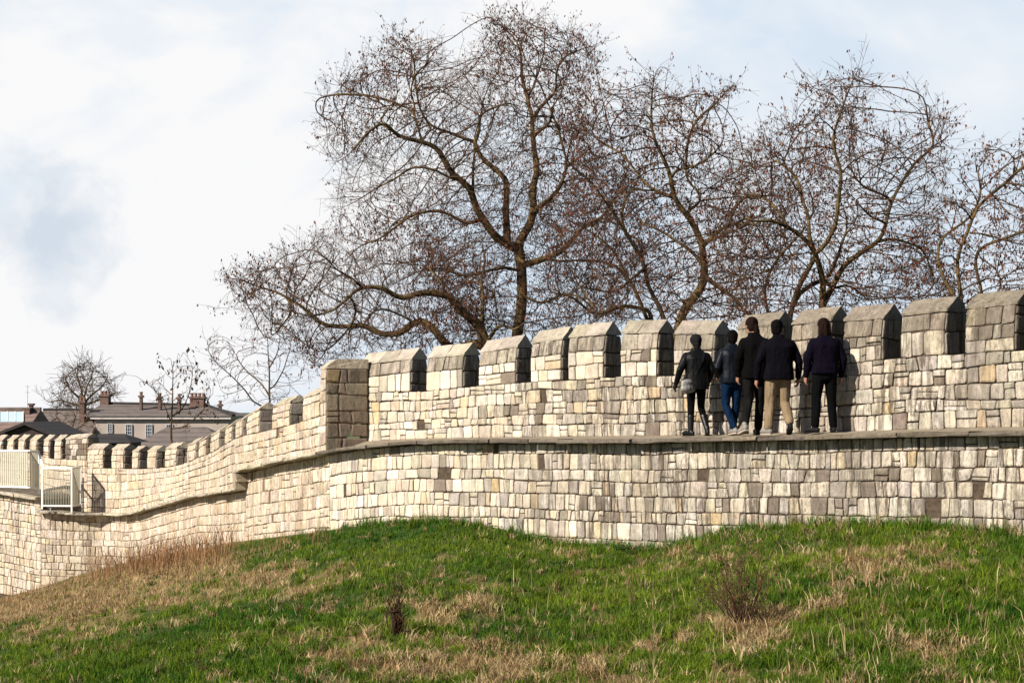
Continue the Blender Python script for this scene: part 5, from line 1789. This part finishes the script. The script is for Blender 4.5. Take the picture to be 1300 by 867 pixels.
    # shoes
    for i in (0, 1):
        kn, an, toe = pose['legs'][i]
        sh = Body()
        A = np.array(an); T_ = np.array(toe)
        dv = (T_ - A); fl = dv.copy()
        heel = A - np.array([dv[0], dv[1], 0]) * .28 - np.array([0, 0, .030]) if pose['flat'][i] else A + np.array([0, -.035, -.045])
        ball = A + dv * .62; ball[2] = min(ball[2], T_[2] + .012)
        sh.limb([heel, lerp3(heel, ball, .5), ball, T_], [.040, .043, .046, .036], 12)
        sh.limb([A + np.array([0, 0, .02]), A + np.array([0, 0, -.02])], [.045, .045])
        if shoes[i] == 'boot':
            sh.limb([lerp3(an, kn, .62), lerp3(an, kn, .3), an], [.062, .055, .046])
        so = sh.fuse('shoe', CL[shoes[i]], .010, 2, body)
        ss = MB()
        # the sole is a separate slab under the shoe
        a0 = np.array(heel); a1 = np.array(T_)
        ax = a1 - a0; ax /= np.linalg.norm(ax)
        sdv = np.cross(ax, [0, 0, 1.0]); sdv /= np.linalg.norm(sdv) + 1e-9
        un = np.cross(sdv, ax)
        o8 = []
        for lv in (-.046, -.030):
            for f_, wd in ((-.035, .026), (.02, .040), (.5, .036), (.78, .046), (1.0, .036), (1.10, .018)):
                pass
        outline = [(-.030, .024), (.02, .040), (.10, .038), (.17, .047), (.23, .038), (.262, .018)]
        Ltot = np.linalg.norm(a1 - a0) + .02
        ring = [(f_ / .25 * Ltot, w) for f_, w in outline]
        poly = [a0 + ax * f_ + sdv * w for f_, w in ring] + [a0 + ax * f_ - sdv * w for f_, w in reversed(ring)]
        nP = len(poly)
        ss.add([p - un * .047 for p in poly] + [p - un * .030 for p in poly], [tuple(range(nP))[::-1], tuple(range(nP, 2 * nP))] + [(q, (q + 1) % nP, nP + (q + 1) % nP, nP + q) for q in range(nP)])
        sob = ss.build('sole', [CL['sole'] if shoes[i] == 'white_shoe' else CL['black_shoe']])
        sob.parent = so
    # hair
    h = Body()
    h.ell(f(0, -.014, .032), (.095, .108, .106), hd)
    h.ell(f(0, -.045, -.025), (.084, .068, .095), hd)
    if hair[1] == 'long':
        h.limb([f(-.045, -.05, .0), f(-.055, -.055, -.10), f(-.05, -.05, -.19)], [.055, .048, .022]); h.limb([f(.045, -.05, .0), f(.055, -.055, -.10), f(.055, -.05, -.19)], [.055, .048, .022]); h.limb([f(0, -.06, .0), f(0, -.075, -.12), f(.01, -.075, -.22)], [.06, .055, .025])
    elif hair[1] == 'tail':
        h.limb([f(0.01, -.09, -.01), f(.03, -.10, -.10), f(.05, -.09, -.20)], [.045, .045, .018]); h.limb([f(.05, -.05, -.02), f(.075, -.06, -.12)], [.045, .02])
    elif hair[1] == 'hat':
        h.ell(f(0, .0, .035), (.104, .116, .104), hd); h.limb([f(0, -.07, -.04), f(0, -.06, -.11)], [.055, .045])
    else:
        for q in range(9):
            a_ = q / 9 * 6.28
            h.ell(f(math.cos(a_) * .05, -.03 + math.sin(a_) * .05, .075 + random.uniform(-.01, .015)), (.035, .035, .03), hd)
    h.fuse('hair', CL[hair[0]], .010, 1, body)
    if gloves:
        for i, s_ in ((0, -1), (1, 1)):
            gl_ = Body()
            el, wr = pose['arms'][i]
            v_ = np.array(wr) - np.array(el); v_ /= np.linalg.norm(v_)
            fw = np.array(pose.get('palm', (0, 1, 0)), float); sd = fw - v_ * np.dot(fw, v_); sd /= np.linalg.norm(sd)
            cl = np.array([-s_, 0, 0.0]); cl = cl - v_ * np.dot(cl, v_); cl /= np.linalg.norm(cl) + 1e-9
            w0 = np.array(wr)
            gl_.limb([w0 - v_ * .03, w0 + v_ * .04, w0 + v_ * .088], [.034, .035, .033])
            gl_.limb([w0 + v_ * .03 + sd * .02, w0 + v_ * .085 + sd * .024], [.024, .022]); gl_.limb([w0 + v_ * .03 - sd * .02, w0 + v_ * .085 - sd * .026], [.024, .021])
            for q, (off, L) in enumerate(((.030, .074), (.010, .082), (-.011, .076), (-.031, .060))):
                p0 = w0 + v_ * .088 + sd * off
                p1 = p0 + v_ * L * .45 + cl * L * .10; p2 = p1 + (v_ * .75 + cl * .65) * L * .33; p3 = p2 + (v_ * .35 + cl * .95) * L * .25
                gl_.limb([p0, p1, p2, p3], [.0125, .012, .0115, .0105], 8)
            t0 = w0 + v_ * .030 + sd * .022
            t1 = t0 + (sd * .75 + v_ * .65) * .042 + cl * .008; t2 = t1 + (v_ * .9 + sd * .15 + cl * .3) * .032
            gl_.limb([t0, t1, t2], [.016, .014, .012], 8)
            gl_.fuse('glove', CL['knit'], .007, 1, body)
    body.location = (X, Y, z0)
    body.rotation_euler = (0, 0, pose.get('yaw', 0.25))
    body.scale = (k, k, k)
    tag(body, label, 'person', group)
    return body


FL = [True, True]
# the girl with the bag
p1 = person('person in black jacket and cap with a grey shoulder bag, leftmost of the walkers', 884, 28.75, 1.68, dict(x=.0, y=.03, turn=.1),
            dict(arms=[((-.305, -.09, 1.13), (-.345, .04, .90)), ((.275, -.03, 1.13), (.235, .10, .92))],
                 legs=[((-.085, .03, .50), (-.105, -.02, .085), (-.19, .12, .048)), ((.10, .06, .49), (.165, -.10, .115), (.20, .045, .055))], flat=[True, False], yaw=.15),
            'black_leather', 'black_trousers', ['boot', 'boot'], ('knit', 'hat'), .80, 1.10, 0.88, gloves=True, legcut=.45)
p2 = person('person in dark blue jacket and blue jeans, second walker from the left', 929, 29.0, 1.72, dict(x=.03, y=.05, turn=-.35),
            dict(arms=[((-.265, -.05, 1.12), (-.19, .16, .98)), ((.265, -.05, 1.12), (.19, .16, .98))],
                 legs=[((-.075, .08, .50), (.03, -.06, .105), (.0, .10, .052)), ((.11, .10, .50), (.10, .26, .085), (.10, .42, .048))], flat=[True, True], yaw=.2),
            'navy_jacket', 'jeans', ['white_shoe', 'black_shoe'], ('hair_black', 'short'), .86, 1.0, 1.0)
p3 = person('tallest person, in long black coat and charcoal trousers, one heel lifted, middle of the five', 958, 28.75, 1.89, dict(x=-.02, y=.09, turn=.3),
            dict(arms=[((-.27, -.03, 1.12), (-.24, .06, .88)), ((.27, -.03, 1.12), (.24, .08, .88))],
                 legs=[((-.09, .02, .50), (-.21, -.16, .155), (-.245, -.03, .058)), ((.11, .08, .50), (.09, .10, .085), (.10, .26, .048))], flat=[False, True], yaw=.2),
            'black_coat', 'charcoal', ['white_shoe', 'black_shoe'], ('hair_brown', 'tail'), .83, 1.02, 1.0)
p4 = person('broad person in dark plum fleece and beige trousers, second walker from the right', 988, 28.45, 1.80, dict(x=.0, y=.05, turn=-.6),
            dict(arms=[((-.32, -.05, 1.10), (-.325, .03, .85)), ((.32, -.03, 1.10), (.33, .05, .87))],
                 legs=[((-.12, .05, .49), (-.145, .02, .085), (-.20, .17, .048)), ((.115, .05, .49), (.135, -.15, .175), (.145, -.055, .055))], flat=[True, False], yaw=.15),
            'plum_coat', 'beige', ['white_shoe', 'black_shoe'], ('hair_black', 'short'), .83, 1.22, 1.15)
p5 = person('person with long brown hair, purple sweatshirt and black trousers, rightmost of the walkers', 1047, 28.8, 1.78, dict(x=-.01, y=.04, turn=.1),
            dict(arms=[((-.275, -.03, 1.12), (-.275, .05, .87)), ((.285, -.03, 1.12), (.275, .05, .87))],
                 legs=[((-.125, .03, .49), (-.15, .0, .085), (-.26, .09, .048)), ((.12, .05, .49), (.145, .03, .085), (.17, .19, .048))], flat=FL, yaw=.12),
            'purple', 'black_trousers', ['black_shoe', 'black_shoe'], ('hair_brown', 'long'), .90, 1.08, 1.02)

# shoulder bag of the first walker
k = 1.68 / 1.75
yaw = .15
def loc1(x, y, z):
    c, s_ = math.cos(yaw), math.sin(yaw)
    return Vector((p1.location.x + k * (x * c - y * s_), p1.location.y + k * (x * s_ + y * c), p1.location.z + k * z))
bag = thing('shoulder_bag', loc1(-.19, -.17, .78), 'slouchy grey leather shoulder bag on the hip of the leftmost walker', 'bag')
bb = Body()
c = loc1(-.185, -.165, .87)
bb.ell(c, (.155, .065, .10), yaw + .5); bb.ell(c + Vector((0, 0, -.05)), (.16, .075, .085), yaw + .5); bb.ell(c + Vector((-.02, -.02, .04)), (.12, .065, .06), yaw + .4)
bo = bb.fuse('pouch', CL['bag'], .009, 2)
bo.parent = bag; bo.matrix_parent_inverse = Matrix.Translation(bag.location).inverted()
mb = MB()
pts = [loc1(-.10, -.17, .95), loc1(-.03, -.165, 1.10), loc1(.06, -.165, 1.27), loc1(.10, -.13, 1.40), loc1(.10, -.02, 1.475), loc1(.06, .11, 1.40), loc1(-.05, .16, 1.2), loc1(-.17, .13, 1.02), loc1(-.235, .0, .95), loc1(-.225, -.10, .92)]
for a_, b_ in zip(pts[:-1], pts[1:]):
    mb.bar(a_, b_, .032, h=.010)
mb.build('strap', [CL['boot']], bag)

# ------------------------------------------------------------------ sky, sun, camera
world = bpy.data.worlds.new('World')
scene.world = world
world.use_nodes = True
nt = world.node_tree
bg = nt.nodes['Background']
SUN_EL = math.radians(33)
sd = Vector((-0.76, -0.65)).normalized()
sky = nt.nodes.new('ShaderNodeTexSky')
sky.sky_type = 'NISHITA'
sky.sun_disc = False
sky.sun_elevation = SUN_EL
sky.sun_rotation = math.atan2(sd.x, sd.y)
sky.dust_density = 0.4
sky.air_density = 0.75
STR = 0.05
tc = nt.nodes.new('ShaderNodeTexCoord')
def wnoise(scale, sc, detail, rough, off=(0, 0, 0), dist=0.0):
    mp = nt.nodes.new('ShaderNodeMapping'); mp.inputs['Scale'].default_value = sc; mp.inputs['Location'].default_value = off
    nt.links.new(tc.outputs['Generated'], mp.inputs['Vector'])
    n_ = nt.nodes.new('ShaderNodeTexNoise'); n_.inputs['Scale'].default_value = scale; n_.inputs['Detail'].default_value = detail; n_.inputs['Roughness'].default_value = rough; n_.inputs['Distortion'].default_value = dist
    nt.links.new(mp.outputs[0], n_.inputs['Vector'])
    return n_.outputs['Fac']
# cloud cover and the shading of the clouds
r_c = ramp(nt, [(0.10, 0.0), (0.32, 1.0)])
nt.links.new(wnoise(2.6, (1, 1, 1.8), 7, .52, (2.4, .3, .9), .3), r_c.inputs[0])
r_s = ramp(nt, [(0.39, (0.74, 0.85, 0.97)), (0.465, (0.87, 0.93, 1.0)), (0.535, (1.02, 1.02, 1.03))])
nt.links.new(wnoise(3.4, (1, 1, 1.5), 8, .55, (.7, 1.3, .25), .5), r_s.inputs[0])
# cloud kept to the viewed sector; dimmer clear sky elsewhere keeps shadows dark
dotn = nt.nodes.new('ShaderNodeVectorMath'); dotn.operation = 'DOT_PRODUCT'
nt.links.new(tc.outputs['Generated'], dotn.inputs[0]); dotn.inputs[1].default_value = Vector((-0.18, .97, .12)).normalized()
r_d = ramp(nt, [(0.60, 0.0), (0.88, 1.0)])
nt.links.new(dotn.outputs['Value'], r_d.inputs[0])
mul = nt.nodes.new('ShaderNodeMath'); mul.operation = 'MULTIPLY'
nt.links.new(r_c.outputs[0], mul.inputs[0]); nt.links.new(r_d.outputs[0], mul.inputs[1])
sc_ = nt.nodes.new('ShaderNodeVectorMath'); sc_.operation = 'SCALE'
nt.links.new(r_s.outputs[0], sc_.inputs[0]); sc_.inputs['Scale'].default_value = 0.535 / STR
# a grey-blue hollow in the cloud, low in the west
dn = nt.nodes.new('ShaderNodeVectorMath'); dn.operation = 'SUBTRACT'
nrm_ = nt.nodes.new('ShaderNodeVectorMath'); nrm_.operation = 'NORMALIZE'
nt.links.new(tc.outputs['Generated'], nrm_.inputs[0])
nt.links.new(nrm_.outputs[0], dn.inputs[0]); dn.inputs[1].default_value = Vector((-0.282, 1, 0.112)).normalized()
dsc = nt.nodes.new('ShaderNodeVectorMath'); dsc.operation = 'MULTIPLY'
nt.links.new(dn.outputs[0], dsc.inputs[0]); dsc.inputs[1].default_value = (1.0, 1.0, 0.85)
dl = nt.nodes.new('ShaderNodeVectorMath'); dl.operation = 'LENGTH'
nt.links.new(dsc.outputs[0], dl.inputs[0])
ad = nt.nodes.new('ShaderNodeMath'); ad.operation = 'MULTIPLY_ADD'
nt.links.new(wnoise(22.0, (1, 1, 1), 7, .58, (.3, .2, .1), .4), ad.inputs[0]); ad.inputs[1].default_value = 0.085
nt.links.new(dl.outputs['Value'], ad.inputs[2])
r_h = ramp(nt, [(0.058, 1.0), (0.086, 0.0)])
nt.links.new(ad.outputs[0], r_h.inputs[0])
hollow = nt.nodes.new('ShaderNodeVectorMath'); hollow.operation = 'SCALE'
hollow.inputs[0].default_value = (0.70, 0.785, 0.885); hollow.inputs['Scale'].default_value = 0.535 / STR
cl_ = mix(nt, r_h.outputs[0], sc_.outputs[0], hollow.outputs[0])
mx = mix(nt, mul.outputs[0], sky.outputs[0], cl_)
nt.links.new(mx, bg.inputs['Color'])
bg.inputs['Strength'].default_value = STR

sun = bpy.data.lights.new('sun', 'SUN')
sun.energy = 5.0
sun.angle = math.radians(0.5)
sun.color = (1.0, 0.93, 0.82)
so = bpy.data.objects.new('sun', sun)
COL.objects.link(so)
ts_ = Vector((sd.x * math.cos(SUN_EL), sd.y * math.cos(SUN_EL), math.sin(SUN_EL)))
so.rotation_euler = (-ts_).to_track_quat('-Z', 'Y').to_euler()

cam = bpy.data.cameras.new('camera')
cam.sensor_width = 36
cam.lens = F / 1300 * 36
cam.shift_y = (HY - 433.5) / 1300
cam.clip_end = 6000
co = bpy.data.objects.new('camera', cam)
COL.objects.link(co)
co.location = (0, 0, 0)
co.rotation_euler = (math.radians(90), 0, 0)
scene.camera = co

vs_ = scene.view_settings
vs_.view_transform = 'Standard'
vs_.look = 'None'
vs_.gamma = 1
vs_.use_curve_mapping = False
vs_.exposure = 0.80
